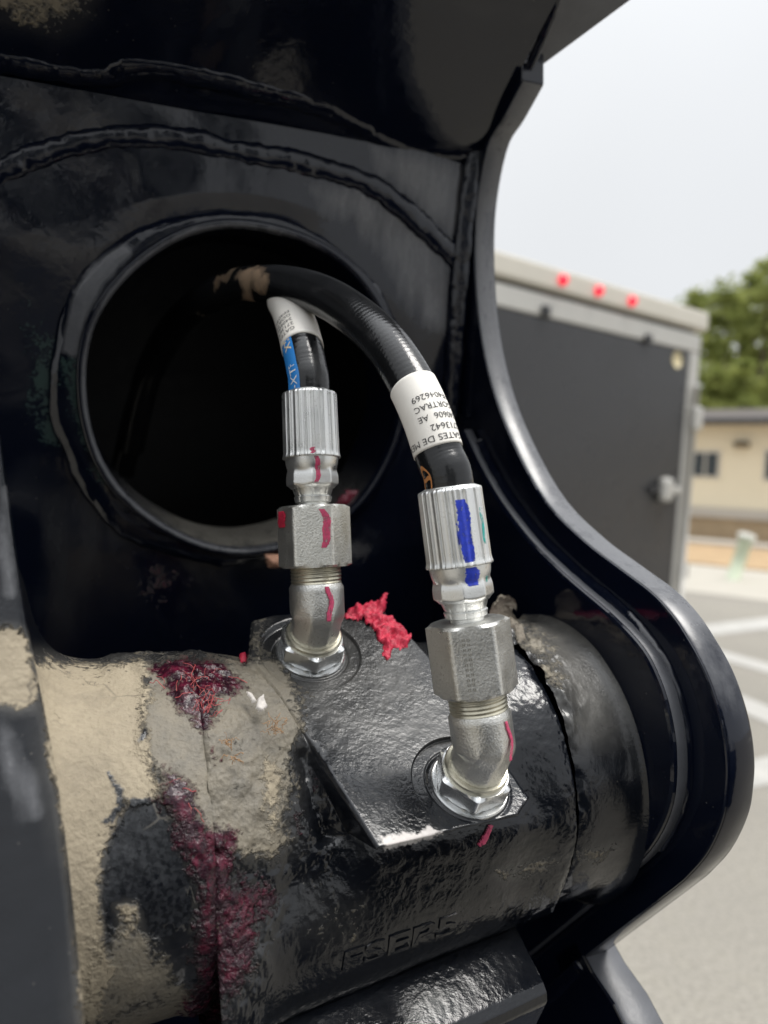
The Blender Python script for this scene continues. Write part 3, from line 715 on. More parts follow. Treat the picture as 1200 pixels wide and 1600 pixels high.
slab('overhead_core', [p - no * 0.006 for p in Gt], -no, 0.014, M_plate, arm)
def ohit(px, py, off=0.0): return hit(px, py, bR1 + no * off, no)
bead('weld_bead', [ohit(x, y, -0.001) for x, y in [(-30, 98), (30, 104), (100, 117), (165, 122), (190, 112), (225, 108), (300, 118), (400, 142), (480, 162), (550, 190), (600, 222), (650, 240), (735, 252)]], 0.0068, M_weld, arm, 200, 15, ref=no)
bead('weld_bead', [ohit(x, y, -0.002) for x, y in [(744, 250), (770, 205), (806, 148), (842, 70), (862, 20), (876, -30)]], 0.003, M_weld, arm, 90, 18)
# flange lip outside the right plate
fl0 = hit(813, 128, PR + A * 0.0185, A)
lp = [fl0, ohit(1005, -14, -0.012), ohit(1030, -34, -0.012), ohit(872, -30, -0.012), ohit(800, 100, -0.012)]
c0 = ohit(813, 128, -0.012); lp[0] = c0
slab('flange_lip', lp, -no, 0.012, M_edge, arm, 0.001)

# ---- boss on the right plate
nt_, nph = 120, 300
PHI = np.concatenate([np.linspace(-60, 175, 240), np.linspace(175, 300, 61)[1:-1]]) * math.pi / 180
def cylgrid(t0, t1, n): 
    t = np.linspace(t0, t1, n); return np.meshgrid(t, PHI, indexing='ij')
Tm, Ph = cylgrid(tR + 0.0012, TPL - 0.0105, 110)
L0 = radial(Tm, Ph, np.full(Tm.shape, 0.0835)); bx, by, _ = proj(L0.reshape(-1, 3)); bx = bx.reshape(Tm.shape); by = by.reshape(Tm.shape)
fil = 0.006 * np.exp(-(TPL - 0.0105 - Tm) / 0.004)
rough_m = sstep(-30, 30, sdpoly(bx, by, [(760, 930), (830, 950), (900, 1100), (880, 1180), (830, 1080), (780, 1010)]))
r = 0.0828 + fil + fbm(L0 * 45, 3, 51) * 0.0012 + rough_m * (fbm(L0 * np.array([150, 150, 90]), 4, 52) * 0.008 + 0.002) - 0.0025 * np.exp(-(Tm - tR) / 0.0035) + fbm(L0 * 130, 3, 53) * 0.006 * np.exp(-(Tm - tR) / 0.005)
bx, by, _ = proj(radial(Tm, Ph, r).reshape(-1, 3))
bs = masks(bx.ravel(), by.ravel(), {'haze': [([(770, 930), (850, 940), (900, 955), (955, 1030), (985, 1105), (960, 1150), (905, 1160), (870, 1080), (820, 1010)], 24, 0.42)],
    'grime': [([(770, 940), (830, 950), (860, 1010), (880, 1080), (850, 1060), (800, 1000)], 16, 0.6), ([(890, 1330), (980, 1320), (940, 1350), (900, 1350)], 8, 0.5)]})
grid('boss', radial(Tm, Ph, r), M_cast, arm, cv=True, attrs=bs, flip=True)

# ---- left collar (dust covered) and left side plate
Tm, Ph = cylgrid(-0.10, tL + 0.0002, 240)
R0 = 0.0865
L0 = radial(Tm, Ph, np.full(Tm.shape, R0)); bx, by, _ = proj(L0.reshape(-1, 3)); bx = bx.reshape(Tm.shape); by = by.reshape(Tm.shape)
t_p = cyl_hit(62, 1250, R0)[0]
fil = 0.011 * np.exp(-np.clip(Tm - t_p, -0.012, 1) / 0.008)
STAIN = {
 'dust': [([(40, 1030), (150, 1040), (225, 1030), (236, 1080), (225, 1130), (238, 1190), (252, 1238), (215, 1262), (200, 1250), (172, 1290), (160, 1340), (154, 1400), (168, 1480), (172, 1530), (150, 1600), (60, 1620), (60, 1200)], 14, 1.0),
          ([(412, 1185), (440, 1200), (440, 1300), (425, 1310), (405, 1250)], 12, 0.62), ([(178, 1415), (215, 1408), (222, 1450), (195, 1470)], 8, 0.7)],
 'grime': [([(220, 1030), (440, 1030), (475, 1120), (450, 1190), (445, 1320), (360, 1330), (300, 1300), (250, 1240), (215, 1150)], 22, 1.05),
           ([(140, 1500), (200, 1420), (240, 1490), (290, 1535), (330, 1580), (280, 1620), (120, 1620)], 16, 0.8),
           ([(320, 1380), (430, 1400), (400, 1520), (330, 1610), (280, 1610), (300, 1520)], 18, 0.45)],
 'red': [([(232, 1034), (300, 1026), (350, 1034), (388, 1075), (345, 1092), (335, 1122), (318, 1150), (282, 1108)], 11, 0.92),
         ([(246, 1196), (282, 1190), (308, 1248), (338, 1290), (364, 1298), (372, 1366), (428, 1376), (440, 1402), (408, 1450), (396, 1510), (350, 1590), (300, 1640), (280, 1600), (300, 1520), (304, 1450), (308, 1385), (282, 1322), (252, 1252)], 16, 0.8),
         ([(318, 1130), (332, 1150), (345, 1190), (335, 1200), (322, 1165)], 8, 0.55), ([(455, 1260), (478, 1265), (472, 1305), (455, 1300)], 8, 0.55), ([(475, 1190), (495, 1210), (490, 1250)], 8, 0.45)],
 'blk': [([(206, 1248), (190, 1282), (166, 1330), (157, 1400), (162, 1480), (174, 1498), (184, 1440), (178, 1410), (212, 1404), (226, 1450), (240, 1470), (295, 1450), (318, 1400), (300, 1330), (270, 1270), (248, 1250)], 8, 0.8),
         ([(218, 1140), (230, 1128), (232, 1150), (218, 1160)], 5, 0.75), ([(166, 1205), (185, 1220), (202, 1255), (185, 1275), (165, 1290), (155, 1284), (185, 1258)], 5, 0.72)]}
pile = sstep(-14, 14, sdpoly(bx, by, [(165, 1020), (235, 1020), (240, 1060), (165, 1060)])) + 1.2 * sstep(-12, 12, sdpoly(bx, by, [(236, 1025), (360, 1025), (385, 1070), (330, 1110), (290, 1100)])) + 0.9 * sstep(-12, 12, sdpoly(bx, by, STAIN['red'][1][0]))
r = R0 + fil + fbm(L0 * 30, 3, 61) * 0.0022 + fbm(L0 * 190, 3, 62) * 0.0007 + pile * (0.0015 + np.abs(fbm(L0 * 120, 4, 63)) * 0.007)
r += -0.0022 * np.exp(-(tL - Tm) / 0.0015) * (0.4 + fbm(L0 * 60, 2, 64) * 2)
bx, by, _ = proj(radial(Tm, Ph, r).reshape(-1, 3))
cm = masks(bx.ravel(), by.ravel(), STAIN)
grid('collar', radial(Tm, Ph, r), M_cast, arm, cv=True, attrs=cm, flip=True)

E0, E1, E2, E3 = U(-4, 640, 0.300), U(40, 950, 0.286), U(97, 1260, 0.268), U(143, 1680, 0.246)
w_ = nrm(np.array([-0.52, 0.85, 0]))
ep = catmull([E0 + (E0 - E1) * 1.5, E0, E1, E2, E3], 60)
lf = nrm(np.array([-0.76, -0.62, 0.0]))
kk = np.array([0, 0.0015, 0.004, 0.03, 0.033, 0.035]) 
rows = [ep + w_ * 0.16, ep + w_ * 0.02, ep + w_ * 0.003, ep + lf * 0.0012 + w_ * 0.0006]
for q in (0.004, 0.009, 0.015, 0.022, 0.030, 0.044): rows.append(ep + lf * q)
rows += [ep + lf * 0.048 + w_ * 0.003, ep + lf * 0.048 + w_ * 0.03, ep + lf * 0.048 + w_ * 0.16]
G = np.stack(rows, 1); 
# refine along the strip for relief
G = np.stack([np.stack([np.interp(np.linspace(0, 1, 260), np.linspace(0, 1, 60), G[:, j, c]) for c in range(3)], -1) for j in range(G.shape[1])], 1)
G = G + (fbm(G * 110, 3, 71) * 0.0004 + fbm(G * 22, 2, 72) * 0.002 + fbm(G * np.array([150, 150, 22]), 3, 73) * 0.0022)[..., None] * nrm(CAM - E1)
lx, ly, _ = proj(G.reshape(-1, 3))
lm = masks(lx, ly, {'dust': [([(-60, 985), (20, 985), (44, 1000), (60, 1080), (45, 1110), (-60, 1090)], 8, 1.0), ([(60, 1050), (150, 1280), (140, 1620), (128, 1620), (115, 1400), (75, 1180)], 8, 0.9)],
                    'pale_sheen': [([(4, 1112), (12, 1106), (26, 1300), (20, 1335), (12, 1290)], 4, 0.85), ([(38, 1130), (44, 1150), (60, 1270), (55, 1285)], 4, 0.85), ([(0, 760), (10, 760), (26, 930), (12, 940)], 5, 0.7)]})  # sky streaks painted into the plate colour
lsp = grid('side_plate', G, M_cast, arm, attrs=lm); tag(lsp, label='left side plate edge near the viewer, dusty and streaked')  # the pale streaks are painted sky sheen

box('added_blocker_box', np.array([0, 0, 0.0]), X, Y, Z, (-0.5, 0.26, -0.12, 0.6, 0.35, 0.72), M_plate, arm, 0.02)  # unseen box added to keep bright ground out of the reflections
# ---- lower bracket plate under the lobe, beyond the side plate
gq = PR + A * 0.030
Pg = [hit(x, y, gq, A) for x, y in [(958, 1452), (985, 1500), (1020, 1548), (1062, 1625), (1090, 1690), (800, 1700), (760, 1560)]]
lbk = slab('lower_bracket', [p - A * 0.03 for p in Pg], A, 0.026, M_plate, arm, 0.0015)
edge_strip('skylit_worn_edge', [p - A * 0.03 for p in Pg[:5]], 0.026, 0.0008, M_edge, lbk)
bead('weld_bead', [hit(x, y, PR - A * 0.002, A) for x, y in [(905, 1512), (870, 1545), (830, 1580), (770, 1640)]], 0.005, M_weld, arm, 60, 21)

def lump(name, hitf, poly, step, h0, hn, mat, seed, nsc=160, parent=None, rag=0.0):
    """crumpled patch filling a pixel outline on a surface"""
    xs = [p[0] for p in poly]; ys = [p[1] for p in poly]
    gx_ = np.arange(min(xs), max(xs) + step, step); gy_ = np.arange(min(ys), max(ys) + step, step)
    XX, YY = np.meshgrid(gx_, gy_, indexing='ij'); sdv = sdpoly(XX, YY, poly)
    sdv = sdv + rag * fbm(np.stack([XX * 0.12, YY * 0.12, 0 * XX + seed], -1), 3, seed)
    P0 = np.zeros(XX.shape + (3,)); P1 = np.zeros(XX.shape + (3,))
    for i in range(XX.shape[0]):
        for j in range(XX.shape[1]):
            b_, n_ = hitf(XX[i, j], YY[i, j]); P0[i, j] = b_; P1[i, j] = n_
    hgt = np.clip(sdv / (step * 4), 0, 1) ** 0.5 * (h0 + hn * (fbm(P0 * nsc, 4, seed) + 0.15))
    hgt = np.where(sdv > 0, np.maximum(hgt, 0.0002), -0.001)
    G = P0 + P1 * hgt[..., None]
    nu, nv = XX.shape; F4 = gridfaces(nu, nv); keep = (sdv.ravel()[F4] > -step * 0.7).all(1); F4 = F4[keep]
    used, inv = np.unique(F4, return_inverse=True)
    return link(name, mesh(name, G.reshape(-1, 3)[used], inv.reshape(F4.shape), True), mat, parent)
def hcyl(r_):
    def f(x, y):
        t_, p_, P_ = cyl_hit(x, y, r_); d = P_ - PL; d = d - np.dot(d, A) * A; return P_, nrm(d)
    return f
# ---- bucket shape added out of view so the gloss paint mirrors something dark
baz = math.radians(150); bf = np.array([math.sin(baz), math.cos(baz), 0]); bs_ = np.array([bf[1], -bf[0], 0]); bo = bf * 1.25
bk = empty('added_bucket', bo + bf * 0.5, 'black steel digger bucket standing on the lot behind the viewer', 'bucket')  # added unseen bucket, only there to darken the paint reflections
prof = [(0.0, 0.02), (0.55, 0.0), (0.9, 0.2), (1.0, 0.6), (0.9, 0.95), (0.6, 1.15), (0.1, 1.12), (0.0, 1.0)]
for sd in (-0.95, 0.92): slab('added_bucket_side', [bo + bf * x_ + bs_ * sd + Z * z_ for x_, z_ in prof], bs_, 0.03, M_plate, bk, 0.004)
G = np.array([[bo + bf * x_ * 0.985 + bs_ * q_ + Z * (0.01 + z_ * 0.98) for q_ in np.linspace(-0.919, 0.919, 12)] for x_, z_ in prof[1:] + [prof[0]]])
grid('added_bucket_shell', G, M_plate, bk, smooth=False)
# ================================================================== FITTINGS (positions first: the pad plane follows from them)
JL, KL = U(496, 962, 0.392), U(483, 612, 0.398)
JR, KR = U(756, 1167, 0.338), U(703, 770, 0.338)
axL, axR = nrm(KL - JL), nrm(KR - JR)
LB = 0.0265
al = math.radians(42)
for _ in range(40):
    Nn = math.cos(al) * VV + math.sin(al) * QQ; cL, cR = JL - Nn * LB, JR - Nn * LB
    d = cR - cL; al = math.atan2(-np.dot(d, VV), np.dot(d, QQ)); 
Nn = math.cos(al) * VV + math.sin(al) * QQ; cL, cR = JL - Nn * LB, JR - Nn * LB
Dp = np.dot(cL - PL, Nn); print('pad angle', math.degrees(al), 'D', Dp, 'tL,tR,TPL', tL, tR, TPL, 'HR', HR)
EE = np.cross(Nn, A); EE = nrm(EE); EE = EE if np.dot(EE, QQ) > 0 else -EE
def tw(P): d = P - PL; return np.dot(d, A), np.dot(d, EE)
PO = PL + Nn * Dp
def phit(px, py, off=0): return hit(px, py, PO + Nn * off, Nn)

# ================================================================== PIVOT HOUSING
RC = min(0.082, Dp + 0.003); print('RC', RC)
hs_ = empty('pivot_housing', PL + A * (tL + tR) / 2 - VV * RC, 'black cast pivot housing with two hose ports, smeared with grey mud and red sealant', 'cast housing')
PAD = [(392, 968), (430, 958), (600, 952), (650, 1000), (700, 1055), (760, 1150), (808, 1212), (830, 1248), (814, 1277), (690, 1306), (590, 1330), (545, 1258), (495, 1180), (430, 1080), (388, 1030)]
padtw = [tw(phit(x, y)) for x, y in PAD]
nT = 760
PHI2 = np.concatenate([np.linspace(-50, 150, 740), np.linspace(150, 310, 90)[1:-1]]) * math.pi / 180
Tm, Ph = np.meshgrid(np.linspace(tL - 0.0004, tR - 0.0008, nT), PHI2, indexing='ij')
L0 = radial(Tm, Ph, np.full(Tm.shape, RC)); bx, by, _ = proj(L0.reshape(-1, 3)); bx = bx.reshape(Tm.shape); by = by.reshape(Tm.shape)
dph = Ph - al; ok = np.abs(dph) < 1.25
wq = np.where(ok, Dp * np.tan(np.clip(dph, -1.25, 1.25)), 9.0)
rpad = (Dp - 0.0012 * sstep(0.0026, 0.0, sdpoly(Tm, wq, padtw)) ** 2) / np.cos(np.clip(dph, -1.25, 1.25))
sdp = sdpoly(Tm, wq, padtw)
mk_ = sstep(-0.0022, 0.0002, sdp) * ok
RCT = RC + (0.0825 - RC) * sstep(0.034, 0.0, tR - Tm) + (0.0845 - RC) * sstep(0.04, 0.0, Tm - tL); rcyl = RCT
r = rcyl * (1 - mk_) + rpad * mk_
# the pad's left flank fades into the body as a ridge, with a groove beside it
for (cc) in (cL, cR):
    t0_, w0_ = tw(cc); dd = np.hypot(Tm - t0_, wq - w0_)
    spot = sstep(0.0285, 0.0272, dd) * ok
    r = r - spot * (0.0006 + 0.0024 * sstep(0.02, -0.03, (wq - w0_)))
    ring_ = np.exp(-((dd - 0.0205) / 0.0007) ** 2) * ok * 0.0009
    r = r - ring_
# groove left of the pad ridge
gl = [tw(phit(x, y)) for x, y in [(505, 1175), (530, 1240), (560, 1300), (585, 1345)]]
dg_ = np.full(Tm.shape, 1.0)
for i in range(3):
    (x1, y1), (x2, y2) = gl[i], gl[i + 1]; ex, ey = x2 - x1, y2 - y1
    h = np.clip(((Tm - x1 + 0.008) * ex + (wq - y1) * ey) / (ex * ex + ey * ey), 0, 1); dg_ = np.minimum(dg_, np.hypot(Tm + 0.008 - x1 - h * ex, wq - y1 - h * ey))
r -= 0.006 * np.exp(-(dg_ / 0.005) ** 2) * ok
# thickened skirt below the pad
sk = sdpoly(bx, by, [(575, 1330), (806, 1276), (834, 1290), (774, 1368), (812, 1460), (800, 1720), (250, 1720), (260, 1520), (420, 1430), (540, 1375)])
r += 0.0035 * sstep(-40, 26, sk) * (1 - mk_) * (Ph < 2.6)
RK = RC + 0.0040
def qv(P): d = P - PL; return np.array([np.dot(d, A), np.dot(d, QQ), np.dot(d, VV)])
lr = qv(cyl_hit(806, 1450, RK)[2]); dl_ = np.dot(cyl_hit(420, 1480, RK)[2] - CAM, _F); ll = qv(U(392, 1618, dl_ - 0.004))
ft = (Tm - ll[0]) / (lr[0] - ll[0]); q_l, v_l = ll[1] + (lr[1] - ll[1]) * ft, ll[2] + (lr[2] - ll[2]) * ft
r_l = np.hypot(q_l, v_l); p_l = np.arctan2(q_l, v_l)
r += np.clip(r_l - 0.0006 - (RC + 0.0035), 0, 0.03) * sstep(-0.75, -0.02, Ph - p_l) * sstep(1.0, 0.3, Ph - p_l)
rough_b = sstep(-20, 20, sdpoly(bx, by, [(235, 1030), (450, 1030), (480, 1130), (450, 1200), (430, 1330), (440, 1400), (400, 1480), (320, 1600), (270, 1600), (300, 1300)]))
redpile = sum(sstep(-12, 12, sdpoly(bx, by, q[0])) for q in STAIN['red'][:2])
r += fbm(L0 * 240, 3, 81) * 0.0006 * (1 - 0.6 * mk_) + fbm(L0 * 40, 3, 82) * 0.0014 * (1 - 0.75 * mk_)
r += rough_b * (0.0015 + fbm(L0 * 120, 4, 83) * 0.0042) * (1 - 0.8 * mk_) + redpile * np.abs(fbm(L0 * 150, 4, 84)) * 0.006 * (1 - mk_)
r -= 0.0022 * np.exp(-(Tm - tL) / 0.0012) * (fbm(L0 * 70, 2, 85) * 2 + 0.5)
r -= 0.0032 * np.exp(-(tR - Tm) / 0.003) * (0.6 + fbm(L0 * 60, 3, 87) * 2.2) - fbm(L0 * 140, 3, 88) * 0.004 * np.exp(-(tR - Tm) / 0.004)
# bumpy paint left of the ridge
bump_m = sstep(-10, 10, sdpoly(bx, by, [(440, 1170), (500, 1170), (540, 1300), (520, 1400), (440, 1380), (450, 1260)]))
r += bump_m * fbm(L0 * 190, 3, 86) * 0.0025
SB = dict(STAIN)
SB['dust'] = STAIN['dust']; SB['grime'] = STAIN['grime'] + [([(385, 1020), (398, 965), (420, 960), (415, 1010), (430, 1060), (400, 1070)], 12, 0.6), ([(780, 1362), (885, 1335), (860, 1360), (790, 1375)], 8, 0.55), ([(480, 1400), (560, 1420), (540, 1470), (480, 1460)], 20, 0.42), ([(690, 985), (660, 990), (720, 1000)], 6, 0.6)]
SB['bare'] = [([(592, 1306), (630, 1298), (650, 1300), (668, 1288), (692, 1300), (672, 1312), (602, 1328)], 5, 0.85)]
SB['haze'] = [([(400, 1010), (520, 960), (650, 1010), (740, 1150), (620, 1200), (560, 1180), (440, 1120)], 26, 0.2)]
SB['film'] = [([(520, 1210), (610, 1190), (640, 1270), (590, 1300), (550, 1250)], 20, 0.4)]
bx, by, _ = proj(radial(Tm, Ph, r).reshape(-1, 3))
hm = masks(bx.ravel(), by.ravel(), SB)
body = grid('body', radial(Tm, Ph, r), M_cast, hs_, cv=True, attrs=hm, flip=True)
# end walls
for tt, nm in ((tL + 0.003, 'end_face'), (tR - 0.003, 'end_face')):
    polar(nm, frameM(PL + A * tt, A, VV), [0, 0.0005], lambda q, z_, i: 0 * q + RC - 0.006, M_dark, hs_, 64)
# lower lug with up-facing ledge
sec = [(-0.012, 0.003), (-0.0035, 0.0004), (0.0, 0.0), (0.003, -0.0012), (0.012, -0.0058), (0.0265, -0.0132), (0.0300, -0.0168), (0.0305, -0.021), (0.016, -0.05), (-0.05, -0.06)]
ts = np.linspace(tL + 0.003, lr[0], 150); G = []
for t_ in ts:
    f = (t_ - ll[0]) / (lr[0] - ll[0]); q0, v0_ = ll[1] + (lr[1] - ll[1]) * f, ll[2] + (lr[2] - ll[2]) * f
    G.append([PL + A * t_ + QQ * (q0 + a_) + VV * (v0_ + b_) for (a_, b_) in sec])
G = np.array(G); G2 = []
for j in range(len(sec) - 1):
    for k in range(8): G2.append(G[:, j] * (1 - k / 8) + G[:, j + 1] * k / 8)
G2.append(G[:, -1]); G2 = np.stack(G2, 1)
G2 = G2 + (fbm(G2 * 30, 2, 91) * 0.0010 + fbm(G2 * 420, 2, 92) * 0.0003)[..., None] * VV
lug = grid('lower_lug', G2, M_cast, hs_, flip=True)
slab('lug_end', [G2[-1][k] for k in range(0, G2.shape[1], 4)], -A, 0.002, M_cast, hs_)

# raised casting letters on the face under the pad
def wrap_obj(name, V, Fc, fn, mat, parent, thick=0.0, nvec=None):
    P = np.array([fn(x, y) for x, y, _ in V])
    return link(name, mesh(name, P, Fc), mat, parent)
def cast_text(s, px, py, hgt, lift, slope, name='cast_lettering', spread=1.0):
    V, Fc = textmesh(s, True); t0_, p0_, _ = cyl_hit(px, py, RC + 0.0035)
    def low(x, y): return radial(t0_ + x * hgt * spread, p0_ - y * hgt / RC, RC + 0.0015)
    bm = bmesh.new(); tops = [bm.verts.new(radial(t0_ + x * hgt * spread, p0_ + slope * x * spread - y * hgt / RC, RC + lift)) for x, y, _ in V]
    fs = []
    for f in Fc:
        try: fs.append(bm.faces.new([tops[i] for i in f]))
        except ValueError: pass
    ext = bmesh.ops.extrude_face_region(bm, geom=fs)
    for v in [g for g in ext['geom'] if isinstance(g, bmesh.types.BMVert)]:
        d = np.array(v.co) - PL; d = d - np.dot(d, A) * A; v.co = Vector(np.array(v.co) - nrm(d) * 0.004)
    bmesh.ops.recalc_face_normals(bm, faces=bm.faces)
    me = bpy.data.meshes.new(name); bm.to_mesh(me); bm.free(); return link(name, me, M_cast, hs_)
from mathutils.bvhtree import BVHTree
_fc = gridfaces(Tm.shape[0], Tm.shape[1], False, True); _vv = radial(Tm, Ph, r).reshape(-1, 3)
bvh = BVHTree.FromPolygons([tuple(v) for v in _vv], [tuple(int(q) for q in f) for f in _fc[::1]])
def on_body(px, py):
    loc, nor, idx, dist = bvh.ray_cast(Vector(CAM), Vector(nrm(ray(px, py))))
    d = np.array(loc) - PL; d = nrm(d - np.dot(d, A) * A); return np.array(loc), d
def raised_text(st, pA, pB, hpx, lift, mat, parent, name='cast_lettering'):
    V, Fc = textmesh(st, True); w_px = V[:, 0].max(); bm = bmesh.new(); tops = []; lows = []
    for x, y, _ in V:
        f = x / w_px; l_, n_ = on_body(pA[0] + (pB[0] - pA[0]) * f + 4 * y, pA[1] + (pB[1] - pA[1]) * f - hpx * y)
        tops.append(bm.verts.new(l_ + n_ * lift)); lows.append(l_ - n_ * 0.002)
    low = {v: p for v, p in zip(tops, lows)}
    fs = [bm.faces.new([tops[i] for i in f]) for f in Fc]
    ext = bmesh.ops.extrude_face_region(bm, geom=fs, use_keep_orig=True)
    for v in [g for g in ext['geom'] if isinstance(g, bmesh.types.BMVert)]:
        d = np.array(v.co) - PL; d = nrm(d - np.dot(d, A) * A); v.co = v.co - Vector(d * (lift + 0.002))
    bmesh.ops.recalc_face_normals(bm, faces=bm.faces); me = bpy.data.meshes.new(name); bm.to_mesh(me); bm.free(); return link(name, me, mat, parent)
raised_text('FSEP5', (530, 1517), (712, 1454), 29, 0.0008, M_cast, hs_)

# ================================================================== FITTINGS
def hexr(th, flat, th0=0):
    q = np.mod(th - th0 + math.pi / 6, math.pi / 3) - math.pi / 6; return flat / np.cos(q)
def nutgeo(name, fr, z0, z1, flat, th0, mat, parent, bore=None, ch=0.0022):
    zs = [z0, z0, z0 + ch * .5, z0 + ch] + list(np.linspace(z0 + ch * 1.2, z1 - ch * 1.2, 6)) + [z1 - ch, z1 - ch * .5, z1, z1]
    n = len(zs); corner = flat / math.cos(math.pi / 6)
    def rf_(th, z, i):
        h = np.minimum(hexr(th, flat, th0), corner * 0.978); e = np.minimum(z - z0, z1 - z)
        lim = flat * 1.0 + np.clip(e, 0, None) * 2.2; r_ = np.minimum(h, lim)
        return np.where((i == 0) | (i == n - 1), flat * 0.55, r_)
    o = polar(name, fr, zs, rf_, mat, parent, 192); return autosmooth(o, 28)
def patch(name, fr, rf_, th_c, z0, z1, wid, mat, parent, lift=0.00018, seed=0, bend=0.0, taper=0.25, nz=40, nw=9):
    """brushed paint mark lying on a fitting; th_c(z) centre angle"""
    o, x, y, z = fr; g = np.random.default_rng(seed); zs = np.linspace(z0, z1, nz); G = np.zeros((nz, nw, 3))
    jl, jr = g.normal(0, 0.08, nz), g.normal(0, 0.08, nz)
    for i, zz_ in enumerate(zs):
        f = i / (nz - 1); w = wid * (1 - taper * abs(2 * f - 1) ** 3)
        c = th_c + bend * math.sin(f * 3.1) + 0.03 * math.sin(f * 9 + seed)
        for j in range(nw):
            s_ = (j / (nw - 1) - 0.5); th_ = c + (s_ + (jl[i] if j == 0 else jr[i] if j == nw - 1 else 0) * 0.5) * w
            rr_ = float(rf_(np.array([[th_]]), np.array([[zz_]]), np.array([[1]]))[0, 0]) + lift * (0.4 if j in (0, nw - 1) or i in (0, nz - 1) else 1)
            G[i, j] = o + zz_ * z + rr_ * (math.cos(th_) * x + math.sin(th_) * y)
    return grid(name, G, mat, parent)

def build_hose_end(J, ax, parent, sfx):
    """ferrule, collar, neck and swivel nut along the hose axis; local x faces the viewer, angle grows to the right"""
    fr = frameM(J, ax, CAM - J)
    zt0 = 0.0175; zn0 = zt0 + 0.0082; zn1 = zn0 + 0.0325; zc0_ = zn1 + 0.0095; zf0 = zc0_ + 0.0168; zf1_ = zf0 + 0.0355
    nut = nutgeo('swivel_nut', fr, zn0, zn1, 0.0172, math.radians(4 if sfx else -3), M_zincd if sfx else M_zincn, parent, ch=0.0024)
    # neck
    zs = [zn1 - 0.004, zn1, zn1 + 0.0015, zn1 + 0.0022, zn1 + 0.0048, zn1 + 0.0054, zn1 + 0.0062, zn1 + 0.009, zc0_ + 0.0004]
    rs = np.array([0.0078, 0.0078, 0.0080, 0.0096, 0.0102, 0.0094, 0.0098, 0.0108, 0.0112])
    def rneck(th, z, i): return rs[i] * (1 - 0.035 * (np.abs(np.mod(th * 8 / (2 * math.pi), 1) - 0.5) > 0.44) * ((i > 2) & (i < 8)))
    autosmooth(polar('neck', fr, zs, rneck, M_zinc, parent, 128), 40)
    # collar with pressed flats
    zs = np.concatenate([[zc0_, zc0_ + 0.0002], np.linspace(zc0_ + 0.001, zf0 - 0.0006, 22), [zf0 - 0.0002]])
    def rcol(th, z, i):
        f = np.clip((z - zc0_) / (zf0 - zc0_), 0, 1)
        base = 0.0118 + 0.0017 * sstep(0.0, 0.12, f) + 0.0007 * sstep(0.5, 1.0, f)
        base = base - 0.0006 * np.exp(-((f - 0.55) / 0.12) ** 2)
        lob = np.mod(th * 8 / (2 * math.pi), 1) - 0.5
        flat = (np.cos(math.pi / 8) / np.cos(lob * math.pi / 4)) 
        m_ = sstep(0.05, 0.12, f) * sstep(0.62, 0.5, f)
        return base * (1 - m_ * (1 - flat * 1.035))
    autosmooth(polar('collar', fr, zs, rcol, M_zinc, parent, 160), 45)
    # crimped ferrule
    zs = np.concatenate([[zf0 - 0.0008, zf0 - 0.0008, zf0], np.linspace(zf0 + 0.0008, zf1_ - 0.003, 26), [zf1_ - 0.0022, zf1_ - 0.0013, zf1_ - 0.0006, zf1_, zf1_]])
    n = len(zs)
    gsd = np.random.default_rng(3 + sfx); dep = gsd.uniform(0.6, 1.15, 20)
    def rfer(th, z, i):
        f = np.clip((z - zf0) / (zf1_ - zf0), 0, 1)
        R_ = 0.0150 - 0.0003 * f
        k = np.mod(th / (2 * math.pi) * 20 + 0.22 * np.sin(3 * th + 1) + 0.16 * np.sin(7 * th), 20); kd = dep[np.floor(k).astype(int) % 20]; fr_k = k - np.floor(k)
        groove = np.exp(-((fr_k - 0.5) / 0.11) ** 2) * kd
        rib = 0.00125 * groove * sstep(-0.02, 0.05, f) * sstep(1.0, 0.9, f)
        rib = rib + 0.00025 * np.cos(fr_k * 2 * math.pi) * (f < 0.95)
        R_ = R_ - rib + 0.00045 * np.exp(-(f / 0.03) ** 2) * (1 - groove)
        R_ = R_ - 0.0032 * sstep(0.945, 1.0, f) ** 2
        R_ = np.where(i == 0, 0.0125, R_); return np.where(i == n - 1, 0.0116, R_)
    fer = polar('ferrule', fr, zs, rfer, M_zinc, parent, 360)
    return fr, dict(nut=(zn0, zn1), fer=(zf0, zf1_), col=(zc0_, zf0), rfer=rfer, rcol=rcol, thr=zt0, top=zf1_, nutobj=nut, ferobj=fer)

